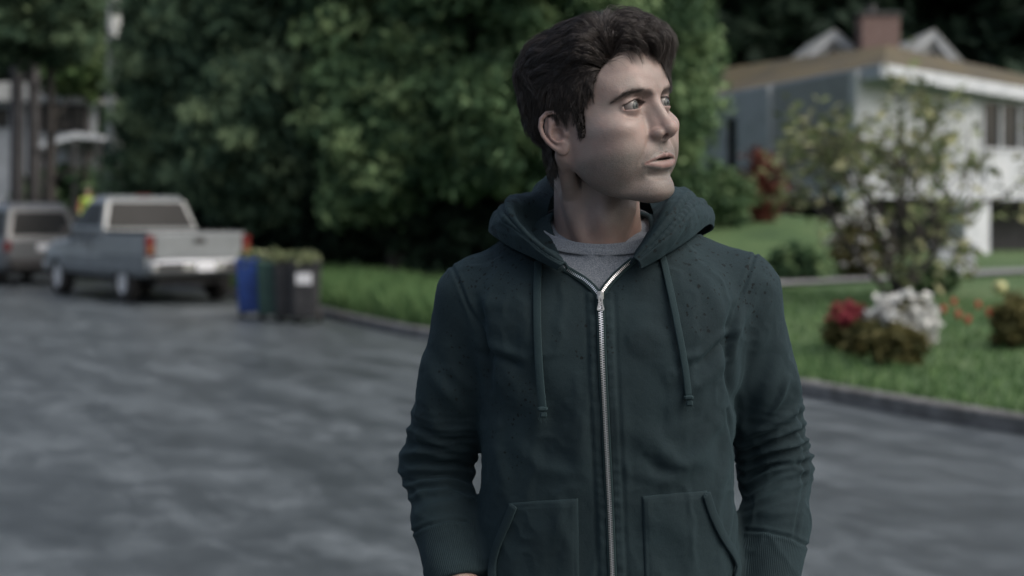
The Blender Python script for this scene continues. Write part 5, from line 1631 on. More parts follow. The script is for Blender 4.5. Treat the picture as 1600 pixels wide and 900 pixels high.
# grass blades on the lawns near enough to show
def grass(name, region, n, h, mat, label, seed, w=.012):
    rs = np.random.RandomState(seed)
    x, y = region(rs, n); z = lawn_z(x, y)
    P = np.stack([x, y, z-.01], 1); a = rs.rand(len(x))*6.28; lean = rs.randn(len(x), 2)*.3
    H = h*(.5+rs.rand(len(x)))
    s = np.stack([np.cos(a), np.sin(a), 0*a], 1)*w
    tip = P+np.stack([lean[:, 0]*H, lean[:, 1]*H, H], 1); mid = P*.5+tip*.5+np.stack([-lean[:, 0]*H*.15, -lean[:, 1]*H*.15, 0*H], 1)
    V = np.stack([P-s, P+s, mid+s*.7, tip, mid-s*.7], 1).reshape(-1, 3); i = np.arange(len(x))*5
    F = np.concatenate([np.stack([i, i+1, i+2, i+4], 1), np.stack([i+4, i+2, i+3, i+3], 1)])
    F3 = np.stack([i+4, i+2, i+3], 1)
    me = bpy.data.meshes.new(name)
    me.from_pydata(V.tolist(), [], np.stack([i, i+1, i+2, i+4], 1).tolist()+F3.tolist()); me.update()
    o = link_mesh(name, me, mat); set_attr(o, 'leaf', np.repeat(rs.rand(len(x)), 5)); tag(o, label, 'grass', kind='stuff'); return o
def reg_right(rs, n):
    x = 2.2+rs.rand(n)**1.0*9; y0 = np.interp(x, [p[0] for p in KR], [p[1] for p in KR]); y = y0+.2+rs.rand(n)**1.6*14
    return x, y
def reg_left(rs, n):
    x = -7+rs.rand(n)*7.5; y0 = np.interp(x, [p[0] for p in KL+KR[1:]], [p[1] for p in KL+KR[1:]]); y = y0+.25+rs.rand(n)*5.5
    return x, y
grass('grass', reg_right, 26000, .07, M_grasst, 'short mown grass on the lawn to the right of the man', 1)
grass('tall_grass', reg_left, 26000, .34, M_grasst, 'taller bright green grass on the verge left of the man', 2, .014)

# red tulips
M_tulip = mat_noise('tulip_petal', (.24, .025, .014), (.36, .05, .025), 20, .5)
M_stem = mat_noise('tulip_stem', (.05, .12, .035), (.07, .16, .05), 20, .6)
tp = [(678, 437), (1452, 462), (1474, 482), (1490, 468), (1497, 492), (1528, 474), (1512, 500), (1462, 500), (1545, 488)]
M_yel = mat_noise('yellow_petal', (.30, .30, .12), (.40, .40, .20), 20, .5)
where = ['lone one in the tall grass by the shoulder', 'leftmost, nearest the white blossom', 'second from the left at the back', 'third from the left', 'tall one in the middle of the bed', 'right of the middle of the bed', 'in front of the middle of the bed', 'lowest at the left of the bed', 'rightmost of the bed']
for i, (px, py) in enumerate(tp):
    b = gb(px, py+38); rt = empty('tulip', b); rt.scale = (.72, .72, .85); tag(rt, ('red tulip on the lawn, ' if i else 'red tulip, ')+where[i], 'tulip', 'red tulips on the lawn')
    h = .24; mb = MB(); mb.tube([(0, 0, 0), (.01, 0, h*.5), (0, .005, h)], .006, 6); 
    for k in range(3): a = k*2.1+i; mb.add([(0, 0, .01), (math.cos(a)*.05-.01, math.sin(a)*.05, h*.35), (math.cos(a)*.09, math.sin(a)*.09, h*.62), (math.cos(a)*.05+.012, math.sin(a)*.05, h*.33)], [(0, 1, 2, 3)])
    mb.build('stem', M_stem, rt)
    fb = MB(); fb.lathe([(.004, h-.01), (.035, h+.015), (.044, h+.045), (.038, h+.075), (.024, h+.095), (.012, h+.085)], 9); fb.build('flower', M_tulip, rt, smooth=True)
b = gb(1562, 500); rt = empty('yellow_flower', b); tag(rt, 'pale yellow flower at the right edge of the lawn', 'flower')
mb = MB(); mb.tube([(0, 0, 0), (.01, 0, .2), (0, 0, .3)], .008, 6); mb.build('stem', M_stem, rt)
fb = MB(); fb.lathe([(.005, .28), (.06, .31), (.085, .37), (.07, .42), (.03, .44)], 10); fb.build('flower', M_yel, rt, smooth=True)
# ================================================================== houses
M_siding = None
def siding(name, c, pitch=.16):
    m, nt, b = new_mat(name); L = nt.links.new
    tc = N(nt, 'ShaderNodeTexCoord'); sp = N(nt, 'ShaderNodeSeparateXYZ'); L(tc.outputs['Object'], sp.inputs[0])
    ml = N(nt, 'ShaderNodeMath', _operation='MULTIPLY'); L(sp.outputs[2], ml.inputs[0]); ml.inputs[1].default_value = 1/pitch
    fr = N(nt, 'ShaderNodeMath', _operation='FRACT'); L(ml.outputs[0], fr.inputs[0])
    n = N(nt, 'ShaderNodeTexNoise', Scale=2.5, Detail=6); L(tc.outputs['Object'], n.inputs[0])
    r = ramp(nt, n.outputs['Fac'], [(.35, tuple(q*.82 for q in c)), (.6, c)]); L(r.outputs[0], b.inputs['Base Color'])
    bp = N(nt, 'ShaderNodeBump', Strength=.8, Distance=.02); L(fr.outputs[0], bp.inputs['Height']); L(bp.outputs[0], b.inputs['Normal'])
    b.inputs['Roughness'].default_value = .6
    return m
M_sidw = siding('white_siding', (.40, .43, .45))
M_panel = siding('grey_panel', (.29, .305, .30), .3)
M_trimw = mat_noise('white_trim', (.36, .39, .42), (.45, .48, .51), 3, .55)
M_fascia = mat_noise('grey_fascia', (.26, .275, .27), (.38, .40, .40), 2, .6)
M_moss = mat_noise('mossy_shingle', (.050, .047, .036), (.098, .080, .040), .9, .9, bump=.6, bscale=14, bdist=.03, detail=8)
M_brick = None
def brick_mat():
    m, nt, b = new_mat('red_brick'); L = nt.links.new
    tc = N(nt, 'ShaderNodeTexCoord'); mp = N(nt, 'ShaderNodeMapping'); mp.inputs['Rotation'].default_value = (R(90), 0, 0); L(tc.outputs['Object'], mp.inputs[0])
    br = N(nt, 'ShaderNodeTexBrick', Scale=4.5); L(mp.outputs[0], br.inputs[0])
    br.inputs['Color1'].default_value = (.115, .066, .06, 1); br.inputs['Color2'].default_value = (.155, .10, .09, 1); br.inputs['Mortar'].default_value = (.15, .14, .13, 1)
    L(br.outputs[0], b.inputs['Base Color']); b.inputs['Roughness'].default_value = .9; return m
M_brick = brick_mat()
M_glassd = mat_noise('window_glass', (.012, .014, .016), (.022, .025, .028), 1, .08, spec=.8)
M_darkw = mat_noise('dark_timber', (.025, .026, .028), (.045, .045, .047), 5, .8)  # frames, posts and cap; on the lower wall it carries the undercroft shade
def ray_wall(px, a, b):
    """parameter along wall a->b seen at photo column px"""
    k = (px-800)/FPX; ax, ay = a; dx, dy = b[0]-a[0], b[1]-a[1]
    return (k*ay-ax)/(dx-k*dy)
def wall_slab(mb, a, b, u0, u1, z0, z1, th=.2, off=0.0, holes=()):
    """solid wall piece between parameters; th goes away from the camera, off towards it"""
    a = Vector((a[0], a[1], 0)); b = Vector((b[0], b[1], 0)); d = b-a; n = Vector((d.y, -d.x, 0)).normalized()
    if n.y > 0: n = -n
    p = a+d*u0+n*off; q = a+d*u1+n*off; r = q-n*th; s = p-n*th
    vs = [(v.x, v.y, z) for z in (z0, z1) for v in (p, q, r, s)]
    mb.add(vs, [(0, 1, 2, 3), (4, 5, 6, 7), (0, 1, 5, 4), (1, 2, 6, 5), (2, 3, 7, 6), (3, 0, 4, 7)])
def wall_with_holes(mb, a, b, u0, u1, z0, z1, holes, th=.2):
    us = sorted(set([u0, u1]+[h[0] for h in holes]+[h[1] for h in holes])); zs = sorted(set([z0, z1]+[h[2] for h in holes]+[h[3] for h in holes]))
    for i in range(len(us)-1):
        run = None
        for j in range(len(zs)-1):
            uc = (us[i]+us[i+1])/2; zc = (zs[j]+zs[j+1])/2
            inside = any(h[0] < uc < h[1] and h[2] < zc < h[3] for h in holes)
            if not inside: run = (run[0], zs[j+1]) if run else (zs[j], zs[j+1])
            if inside or j == len(zs)-2:
                if run: wall_slab(mb, a, b, us[i], us[i+1], run[0], run[1], th)
                run = None
def window(parent, a, b, u0, u1, z0, z1, mull=1, fr=.07, mat=None, setin=.05):
    """frame as a part, pane as its sub-part"""
    L = math.dist(a, b); f = fr/L
    m = MB()
    wall_slab(m, a, b, u0, u1, z0, z0+fr, .12, .02); wall_slab(m, a, b, u0, u1, z1-fr, z1, .12, .02)
    wall_slab(m, a, b, u0, u0+f, z0+fr, z1-fr, .12, .02); wall_slab(m, a, b, u1-f, u1, z0+fr, z1-fr, .12, .02)
    for k in range(1, mull+1):
        c = u0+(u1-u0)*k/(mull+1); wall_slab(m, a, b, c-f*.5, c+f*.5, z0+fr, z1-fr, .10, .01)
    o = m.build('window', mat or M_trimw, parent)
    g = MB(); wall_slab(g, a, b, u0+f*.5, u1-f*.5, z0+fr*.5, z1-fr*.5, .02, -setin); p = g.build('pane', M_glassd, o)
    return o
# ---- white two-storey house with the mossy roof
wh = empty('white_house', (9, 38, 0)); tag(wh, 'white two-storey house with a mossy low roof, two gable dormers and a brick chimney', 'house')
WA = (8.09, 34.6); WL = (5.1, 45.5); WR = (17.4, 41.9)
def sub(mb, name, mat, parent=wh, **k):
    o = mb.build(name, mat, None, **k); o.parent = parent
    if parent is wh: o.matrix_parent_inverse = Matrix.Translation((-9, -38, 0))
    return o
uL = lambda px: ray_wall(px, WA, WL); uR = lambda px: ray_wall(px, WA, WR)
m = MB()
wall_with_holes(m, WA, WR, 0, 1, 2.05, 4.95, [(uR(1532), uR(1625), 3.2, 4.55)], .2)
# left wall: panels and the recessed dark door
wall_slab(m, WA, WL, uL(1207), uL(1157), 1.9, 4.95, .25, .12)
wall_slab(m, WA, WL, uL(1134), 1.0, 1.9, 4.95, .2)
wall_slab(m, WA, WL, uL(1157), uL(1134), 4.3, 4.95, .2)
sub(m, 'wall', M_sidw)
m = MB(); wall_slab(m, WA, WL, .012, uL(1207), 2.2, 4.95, .2); wall_slab(m, WA, WL, uL(1157), uL(1134), 2.0, 4.3, .05, -.5); sub(m, 'wall_panel', M_panel)
m = MB(); wall_slab(m, WA, WL, uL(1155), uL(1136), 2.0, 4.28, .06, -.05); sub(m, 'door', M_glassd)
m = MB(); wall_slab(m, WA, WL, .0, uL(1225), 1.95, 2.45, .3, .30); wall_slab(m, WA, WR, .0, 1, 1.95, 2.35, .3, .12); sub(m, 'balcony_band', M_trimw)
# railing boards over the garage on the right
m = MB(); wall_slab(m, WA, WR, uR(1536), 1.0, 2.36, 3.12, .06, .10); sub(m, 'balcony', M_trimw)
wo = window(None, WA, WR, uR(1534), uR(1623), 3.22, 4.53, 2)
wo.parent = wh; wo.matrix_parent_inverse = Matrix.Translation((-9, -38, 0))
# set-back lower storey; shade of the unlit undercroft is put into its dark colour
m = MB(); wall_slab(m, WA, WR, .12, 1, 0, 2.0, .2, -1.6); wall_slab(m, WA, WL, .12, 1, 0, 2.2, .2, -1.2); sub(m, 'lower_wall', M_darkw)
m = MB()
wall_slab(m, WA, WL, uL(1218), uL(1204), 0, 1.95, .35, .1); sub(m, 'pillar', M_trimw)
m = MB(); wall_slab(m, WA, WR, uR(1490), uR(1528), 0, 1.92, .5, .35); sub(m, 'pillar', M_trimw)
m = MB(); wall_slab(m, WA, WL, uL(1345), uL(1325), 0, 1.95, .35, .1); sub(m, 'pillar', M_trimw)
# roof
A_, B_, C_ = Vector((4.4, 47.5, 5.02)), Vector((8.55, 33.9, 5.02)), Vector((17.9, 42.7, 4.72))
R1, R2, R3 = Vector((10.0, 39.2, 6.08)), Vector((6.4, 50, 6.45)), Vector((17.5, 46.5, 5.7))
D1 = Vector((12, 52, 5.9))
m = MB(); up = Vector((0, 0, .02))
m.add([A_+up, B_+up, R1, R2, C_+up, R3, D1], [(0, 1, 2, 3), (1, 4, 5, 2), (2, 5, 6, 3)])
sub(m, 'roof', M_moss)
m = MB()
for p, q in ((A_, B_), (B_, C_)):
    d = (q-p).normalized(); n = Vector((d.y, -d.x, 0)).normalized()
    if n.y > 0: n = -n
    m.prism([p+Vector((0, 0, -.30)), p+Vector((0, 0, .01)), q+Vector((0, 0, .01)), q+Vector((0, 0, -.30))], n*.06)
sub(m, 'fascia', M_trimw)
m = MB()
m.add([A_+Vector((0, 0, -.22)), B_+Vector((0, 0, -.22)), C_+Vector((0, 0, -.22)), Vector((WR[0], WR[1]+1, 4.9)), Vector((WA[0]+.5, WA[1]+2, 4.96)), Vector((WL[0]+.6, WL[1], 4.96))], [(0, 1, 4, 5), (1, 2, 3, 4)])
sub(m, 'soffit', M_fascia)
for (pc, pl, pr, yt, yb, Y) in ((1302, 1256, 1352, 50, 92, 44.0), (1458, 1402, 1496, 50, 96, 43.5)):
    m = MB(); c, l, r_ = gx(pc, Y), gx(pl, Y), gx(pr, Y); zt, zb = gz(yt, Y), gz(yb, Y)
    m.prism([(l+.12, Y+.05, zb), (r_-.12, Y+.05, zb), (c, Y+.05, zt-.14)], (0, 4, 0)); dm = sub(m, 'dormer', M_panel)
    m = MB()
    m.prism([(l, Y-.08, zb), (l+.2, Y-.08, zb), (c, Y-.08, zt-.2), (c, Y-.08, zt)], (0, .12, 0)); m.prism([(r_, Y-.08, zb), (c, Y-.08, zt), (c, Y-.08, zt-.2), (r_-.2, Y-.08, zb)], (0, .12, 0))
    q = m.build('rake_board', M_trimw); q.parent = dm
    m = MB()
    m.prism([(l-.06, Y-.12, zb), (c, Y-.12, zt+.02), (c, Y-.12, zt+.08), (l-.14, Y-.12, zb)], (0, 4.2, 0)); m.prism([(c, Y-.12, zt+.02), (r_+.06, Y-.12, zb), (r_+.14, Y-.12, zb), (c, Y-.12, zt+.08)], (0, 4.2, 0))
    q = m.build('dormer_roof', M_fascia); q.parent = dm
    m = MB(); m.prism([(c-.22, Y+.0, zb+.12), (c+.22, Y+.0, zb+.12), (c, Y+.0, zb+.42)], (0, .06, 0)); q = m.build('vent', M_darkw); q.parent = dm
Yc = 43.0; m = MB(); m.box((gx(1376, Yc), Yc+.4, (gz(80, Yc)+gz(24, Yc))/2-.5), (1.12, .8, gz(24, Yc)-gz(80, Yc)+1.0), bev=.02); ch = sub(m, 'chimney', M_brick)
m = MB(); m.box((gx(1376, Yc), Yc+.4, gz(24, Yc)+.05), (1.24, .92, .10), bev=.02); m.lathe([(.16, 0), (.16, .25), (.13, .25)], 12, (gx(1366, Yc), Yc+.4, gz(24, Yc)+.10)); q = m.build('chimney_cap', M_darkw); q.parent = ch

# ---- house on the left
LH = empty('flat_roofed_house', (-15.5, 50, 0)); tag(LH, 'pale house with dark window bands and a grey roof, behind the utility poles', 'house')
def subL(mb, name, mat, parent=LH, **k):
    o = mb.build(name, mat, None, **k); o.parent = parent
    if parent is LH: o.matrix_parent_inverse = Matrix.Translation((15.5, -50, 0))
    return o
a, b = (-26.0, 50.0), (-13.85, 50.0); Lh = lambda px: ray_wall(px, a, b); hz = lambda y: gz(y, 50)
m = MB(); wall_with_holes(m, a, b, 0, 1, .6, hz(150), [(Lh(62), Lh(134), hz(207), hz(163)), (Lh(-60), Lh(14), hz(200), hz(170))], .25)
m.box((-13.97, 53.5, (hz(150)+.6)/2), (.24, 7, hz(150)-.6)); subL(m, 'wall', M_sidw)
for u0, u1, z0, z1, mu in ((Lh(62), Lh(134), hz(207), hz(163), 2), (Lh(-60), Lh(14), hz(200), hz(170), 2)):
    w = window(None, a, b, u0, u1, z0, z1, mu, .09, M_darkw, .1); w.parent = LH; w.matrix_parent_inverse = Matrix.Translation((15.5, -50, 0))
m = MB(); m.prism([(-26.5, 49.0, hz(134)), (gx(62, 49), 49.0, hz(132)), (gx(158, 49), 49.0, hz(158)), (gx(158, 49), 49.0, hz(164)), (-26.5, 49.0, hz(150))], (0, 9, 0)); subL(m, 'roof', M_fascia)
m = MB(); m.prism([(gx(60, 47.5), 47.5, gz(222, 47.5)), (gx(118, 47.5), 47.5, gz(206, 47.5)), (gx(160, 47.5), 47.5, gz(212, 47.5)), (gx(160, 47.5), 47.5, gz(219, 47.5)), (gx(118, 47.5), 47.5, gz(216, 47.5)), (gx(60, 47.5), 47.5, gz(232, 47.5))], (0, 2.4, 0))
subL(m, 'porch_roof', M_trimw)
for px in (64, 117, 156):
    m = MB(); m.box((gx(px, 47.6), 47.6, (gz(220, 47.6)+.5)/2), (.14, .14, gz(220, 47.6)-.5)); subL(m, 'post', M_darkw)
# ---- pale building seen through the gaps in the evergreens
SH = empty('garden_building', (-1.2, 37, 0)); tag(SH, 'pale grey building glimpsed through the gap in the trees left of the shoulder', 'building')
a, b = (gx(670, 37), 37.0), (gx(850, 37), 37.0)
m = MB(); wall_slab(m, a, b, 0, 1, 0, gz(282, 37), 3.0); o = m.build('wall', M_sidw); o.parent = SH; o.matrix_parent_inverse = Matrix.Translation((1.2, -37, 0))
m = MB(); m.prism([(a[0]-.3, 36.6, gz(284, 37)), (b[0]+.3, 36.6, gz(284, 37)), (b[0]+.3, 38.4, gz(262, 37)), (a[0]-.3, 38.4, gz(262, 37))], (0, 0, .1)); o = m.build('roof', M_fascia); o.parent = SH; o.matrix_parent_inverse = Matrix.Translation((1.2, -37, 0))

# ================================================================== poles
M_pole = mat_noise('weathered_pole', (.045, .043, .045), (.085, .083, .085), 6, .9, bump=.5, bscale=25)
M_conc = mat_noise('pale_pole', (.22, .24, .23), (.32, .34, .33), 4, .7)
pt = ['dark wooden utility pole, left one of the pair at the left edge', 'dark wooden utility pole, right one of the pair at the left edge']
pole_pts = []
for i, (px, Y, w_) in enumerate(((26, 42.5, .19), (52, 42.8, .17))):
    x = gx(px, Y); r_ = empty('utility_pole', (x, Y, .2)); tag(r_, pt[i], 'utility pole', 'wooden utility poles at the left edge')
    m = MB(); m.tube([(0, 0, -.3), (.02, 0, 4), (0, 0, 9.2)], [w_*1.08, w_, w_*.8], 14); m.build('pole', M_pole, r_, smooth=True)
    m = MB(); m.box((0, -.2, 8.5), (2.2, .12, .14), bev=.01); ca = m.build('crossarm', M_pole, r_)
    for k in (-1, -.4, .4, 1):
        m = MB(); m.lathe([(.02, 8.57), (.05, 8.6), (.035, 8.65), (.05, 8.7), (.02, 8.75)], 8, (k, -.2, 0)); m.build('insulator', M_glassd, ca, smooth=True)
    m = MB(); m.box((.0, -w_-.03, 1.6), (.16, .05, .22), bev=.01); m.build('tag_plate', M_conc, r_)
    pole_pts.append((x, Y))
x, Y = gx(178, 38), 38.0
r_ = empty('lamp_pole', (x, Y, .2)); tag(r_, 'pale grey street lamp pole rising beside the leftmost evergreen', 'lamp pole')
m = MB(); m.tube([(0, 0, -.3), (0, 0, 4), (0, 0, 9.0)], [.21, .19, .15], 14); m.build('pole', M_conc, r_, smooth=True)
m = MB(); m.tube([(0, 0, 8.8), (-.5, -.4, 9.25), (-1.5, -1.0, 9.4)], [.06, .05, .045], 8); m.build('arm', M_conc, r_, smooth=True)
m = MB(); m.box((-1.75, -1.15, 9.38), (.62, .28, .12), rz=R(34), bev=.04); m.build('lamp_head', M_fascia, r_)
r_ = empty('power_line', (pole_pts[0][0], pole_pts[0][1], 8.8)); tag(r_, 'thin dark overhead wires at the top left corner', 'power line')
for k in (-.9, .9):
    m = MB(); P = []
    for t in np.linspace(0, 1, 14):
        P.append((k+t*9, -.2-8*t, -(4*.5*t*(1-t))-.2))
    m.tube(P, .018, 5); m.build('wire', M_darkw, r_, smooth=True)

# ================================================================== vehicles
def paint(name, c, rough=.34, metal=.2):
    m = mat_noise(name, tuple(q*.86 for q in c), c, 3, rough, metal=metal, coat=.15); return m
M_silver = paint('silver_paint', (.185, .205, .215)); M_grey = paint('grey_paint', (.11, .118, .125)); M_van = paint('pale_paint', (.30, .32, .33))
M_black = mat_noise('black_plastic', (.012, .012, .013), (.025, .025, .026), 20, .6)
M_tyre = mat_noise('tyre_rubber', (.014, .014, .014), (.026, .025, .024), 20, .85)
M_rim = mat_noise('alloy', (.50, .51, .52), (.62, .63, .64), 10, .45, metal=.15)
M_red = mat_noise('tail_light', (.085, .010, .010), (.13, .014, .013), 30, .2, coat=.5)
M_amber = mat_noise('amber_lens', (.13, .06, .03), (.17, .08, .03), 30, .25)
M_chrome = mat_noise('chrome', (.55, .56, .57), (.66, .67, .68), 5, .25, metal=.85)
M_platem = mat_noise('plate', (.45, .47, .50), (.6, .62, .65), 30, .4)
M_cglass = mat_noise('car_glass', (.010, .012, .013), (.016, .018, .020), 2, .3, spec=.08)
def wheel(parent, x, y, r, w, side):
    wr = bpy.data.objects.new('wheel', None)
    m = MB(); m.lathe([(r*.60, 0), (r*.62, -w/2), (r*.9, -w/2), (r, -w*.36), (r*1.0, w*.36), (r*.9, w/2), (r*.62, w/2), (r*.60, 0)], 28, (0, 0, 0), 'x')
    t = m.build('wheel', M_tyre, parent, smooth=True); t.location = (x, y, r)
    m = MB(); s = side*w*.38
    m.lathe([(r*.63, s*.4), (r*.66, s*1.15), (r*.58, s*1.1), (r*.52, s*.55), (r*.2, s*.75), (.001, s*.8)], 28, (0, 0, 0), 'x')
    for k in range(6):
        a = k*math.pi/3; m.box((s*.95, math.cos(a)*r*.35, math.sin(a)*r*.35), (w*.12, .06+abs(math.cos(a))*r*.42, .06+abs(math.sin(a))*r*.42), bev=.01)
    q = m.build('rim', M_rim, t, smooth=False)
    return t
def loft(mb, secs):
    """secs: list of (y, [(x, z), ...]) outlines with equal counts, mirrored already"""
    n = len(secs[0][1]); vs = []
    for y, o in secs: vs += [(x, y, z) for x, z in o]
    fs = [tuple(range(n)), tuple((len(secs)-1)*n+i for i in reversed(range(n)))]
    for k in range(len(secs)-1):
        for i in range(n): fs.append((k*n+i, (k+1)*n+i, (k+1)*n+(i+1) % n, k*n+(i+1) % n))
    mb.add(vs, fs)
def sec(w, z0, z1, c=.07, wt=None):
    wt = wt or w-.04
    h = [(w-.05, z0), (w, z0+.10), (w+.01, (z0+z1)*.5), (wt, z1-c), (wt-c, z1)]
    return [(-x, z) for x, z in h]+[(x, z) for x, z in reversed(h)]
def arch(mb, x, y, r, side):
    mb.lathe([(r, x-side*.01), (r, x-side*.30), (r*.1, x-side*.30)], 28, (0, y, r*.93), 'x')
def arch_lip(parent, x, y, r, side, mat):
    m = MB(); P = [(x+side*.012, y+math.cos(a)*r*1.13, r*.93+math.sin(a)*r*1.13) for a in np.linspace(-.25, math.pi+.25, 18)]
    m.tube(P, .028, 6); m.build('wheel_arch', mat, parent, smooth=True)
def cut_wheels(o, spots, r, W):
    """open the wheel wells with a boolean so that the tyres sit in real recesses"""
    import bmesh
    mb = MB()
    for y in spots:
        for s in (-1, 1): mb.lathe([(r*1.13, s*(W-.30)), (r*1.13, s*(W+.2))], 32, (0, y, r*.97), 'x')
    me = bpy.data.meshes.new('tmp'); me.from_pydata([tuple(v) for v in mb.v], [], mb.f); me.update()
    bm = bmesh.new(); bm.from_mesh(me); bmesh.ops.recalc_face_normals(bm, faces=bm.faces); bm.to_mesh(me); bm.free()
    c = bpy.data.objects.new('tmp', me); COL.objects.link(c)
    md = o.modifiers.new('wells', 'BOOLEAN'); md.operation = 'DIFFERENCE'; md.object = c; md.solver = 'EXACT'
    dg = bpy.context.evaluated_depsgraph_get(); dg.update(); ev = o.evaluated_get(dg); nm = bpy.data.meshes.new_from_object(ev)
    o.modifiers.remove(md); old = o.data; o.data = nm
    bpy.data.objects.remove(c)
def quad_panel(parent, name, pts, mat, th=.02, nrm=None):
    m = MB(); v = [Vector(p) for p in pts]; n = nrm or (v[1]-v[0]).cross(v[2]-v[0]).normalized()
    m.prism([p-n*th*.5 for p in v], n*th); return m.build(name, mat, parent)

# ---- pickup (y forward from the rear bumper)
pk = empty('pickup_truck', (-5.40, 25.5, 0), R(36)); tag(pk, 'silver extended-cab pickup truck parked with its tailgate towards the bins', 'pickup truck')
W = .97; r_w = .39
m = MB()
loft(m, [(.10, sec(W-.02, .50, 1.24, .05)), (.30, sec(W, .47, 1.25, .05)), (2.15, sec(W, .45, 1.25, .05)), (2.16, sec(W, .45, 1.16, .05)), (4.0, sec(W, .45, 1.13, .08)), (5.25, sec(W-.04, .48, 1.06, .12)), (5.5, sec(W-.14, .52, .98, .12))])
bd = m.build('body', M_silver, pk, bevel=.015); cut_wheels(bd, (1.18, 4.55), r_w, W)
m = MB(); m.box((0, 1.16, 1.252), (1.62, 1.75, .012)); m.build('bed_floor', M_black, pk)
m = MB(); m.box((-.885, 1.15, 1.262), (.11, 1.98, .02), bev=.008); m.box((.885, 1.15, 1.262), (.11, 1.98, .02), bev=.008); m.build('bed_rail', M_black, pk)
m = MB()
def cabsec(y0, y1, z0, z1, wb, wt, ins0, ins1): pass
cab = [(-wb_, y_, z_) for wb_, y_, z_ in ()]
vs = []
for z, w_, y0, y1 in ((1.12, .93, 2.17, 4.1), (1.30, .92, 2.19, 3.95), (1.80, .78, 2.42, 3.25), (1.90, .70, 2.55, 3.10)):
    vs += [(-w_, y0, z), (w_, y0, z), (w_, y1, z), (-w_, y1, z)]
fs = [(0, 3, 2, 1), (12, 13, 14, 15)]
for k in range(3):
    for i in range(4): fs.append((k*4+i, k*4+(i+1) % 4, (k+1)*4+(i+1) % 4, (k+1)*4+i))
m.add(vs, fs); cabo = m.build('cab', M_silver, pk, bevel=.03)
def on_cab(face, u, v, lift=.012):
    """u across, v 0..1 from z 1.30 to 1.80"""
    if face == 'rear':
        z = 1.30+.5*v; w_ = .92-.14*v; y = 2.19+.23*v; return (w_*u, y-lift, z)
    if face == 'front':
        z = 1.30+.5*v; w_ = .92-.14*v; y = 3.95-.70*v; return (w_*u, y+lift, z)
    z = 1.30+.5*v; w_ = .92-.14*v; y0 = 2.19+.23*v; y1 = 3.95-.70*v
    return ((w_+lift)*face, y0+(y1-y0)*u, z)
quad_panel(pk, 'rear_window', [on_cab('rear', -.92, .03), on_cab('rear', .92, .03), on_cab('rear', .88, .96), on_cab('rear', -.88, .96)], M_cglass)
quad_panel(pk, 'windscreen', [on_cab('front', -.88, .06), on_cab('front', .88, .06), on_cab('front', .84, .95), on_cab('front', -.84, .95)], M_cglass)
for s in (-1, 1):
    quad_panel(pk, 'side_window', [on_cab(s, .07, .1), on_cab(s, .33, .1), on_cab(s, .33, .92), on_cab(s, .12, .92)], M_cglass)
    quad_panel(pk, 'side_window', [on_cab(s, .37, .1), on_cab(s, .92, .1), on_cab(s, .86, .92), on_cab(s, .37, .92)], M_cglass)
    quad_panel(pk, 'door_seam', [(s*(W+.012), 2.72, .56), (s*(W+.012), 2.735, .56), (s*(W-.03), 2.735, 1.22), (s*(W-.03), 2.72, 1.22)], M_black, .01)
    quad_panel(pk, 'door_seam', [(s*(W+.012), 3.72, .56), (s*(W+.012), 3.735, .56), (s*(W-.03), 3.735, 1.12), (s*(W-.03), 3.72, 1.12)], M_black, .01)
    m = MB(); m.box((s*(W+.02), 2.95, 1.04), (.03, .16, .04), bev=.01); m.build('door_handle', M_black, pk)
    m = MB(); m.box((s*(W+.12), 3.62, 1.24), (.2, .08, .16), bev=.03); m.build('wing_mirror', M_black, pk)
    m = MB(); m.box((s*(W+.008), 2.6, .60), (.03, 3.1, .05), bev=.01); m.build('side_moulding', M_silver, pk)
    t = MB(); t.box((s*(W-.075), .075, 1.02), (.15, .10, .34), bev=.02); to = t.build('tail_light', M_red, pk)
    t = MB(); t.box((s*(W-.075), .022, .95), (.11, .02, .10), bev=.005); t.build('indicator', M_amber, to)
    h = MB(); h.box((s*(W-.26), 5.44, .84), (.30, .12, .16), bev=.03); h.build('headlight', M_platem, pk)
    for y in (1.18, 4.55): wheel(pk, s*(W-.13), y, r_w, .24, s)
m = MB(); m.box((0, .065, 1.0), (1.62, .07, .44), bev=.02); m.box((0, .028, .98), (1.40, .012, .26), bev=.005); tg = m.build('tailgate', M_silver, pk)
m = MB(); m.box((0, .018, 1.10), (.22, .03, .10), bev=.01); m.build('handle', M_black, tg)
m = MB(); m.box((0, -.08, .66), (1.92, .22, .20), bev=.04); m.box((0, -.02, .76), (1.5, .12, .03), bev=.01); bm_ = m.build('rear_bumper', M_chrome, pk)
m = MB(); m.box((.02, -.20, .655), (.34, .015, .155), bev=.004); m.build('licence_plate', M_platem, bm_)
for q_ in (-.62, .62):
    m = MB(); m.box((q_, -.197, .665), (.46, .012, .12)); m.build('step_pad', M_black, bm_)
m = MB(); m.box((0, 5.5, .55), (1.8, .14, .2), bev=.04); m.build('front_bumper', M_chrome, pk)
m = MB(); m.box((0, 5.48, .82), (1.0, .08, .22), bev=.01); m.build('grille', M_black, pk)
m = MB(); m.box((0, 2.8, .40), (1.3, 4.9, .14)); m.tube([(-.75, 1.18, .39), (.75, 1.18, .39)], .06, 8); m.tube([(-.75, 4.55, .39), (.75, 4.55, .39)], .06, 8); m.tube([(.45, .2, .42), (.45, 1.2, .42)], .04, 8); m.build('underbody', M_black, pk)
m = MB(); m.box((.0, 2.56, 1.905), (.3, .06, .03), bev=.008); m.build('brake_light', M_red, pk)

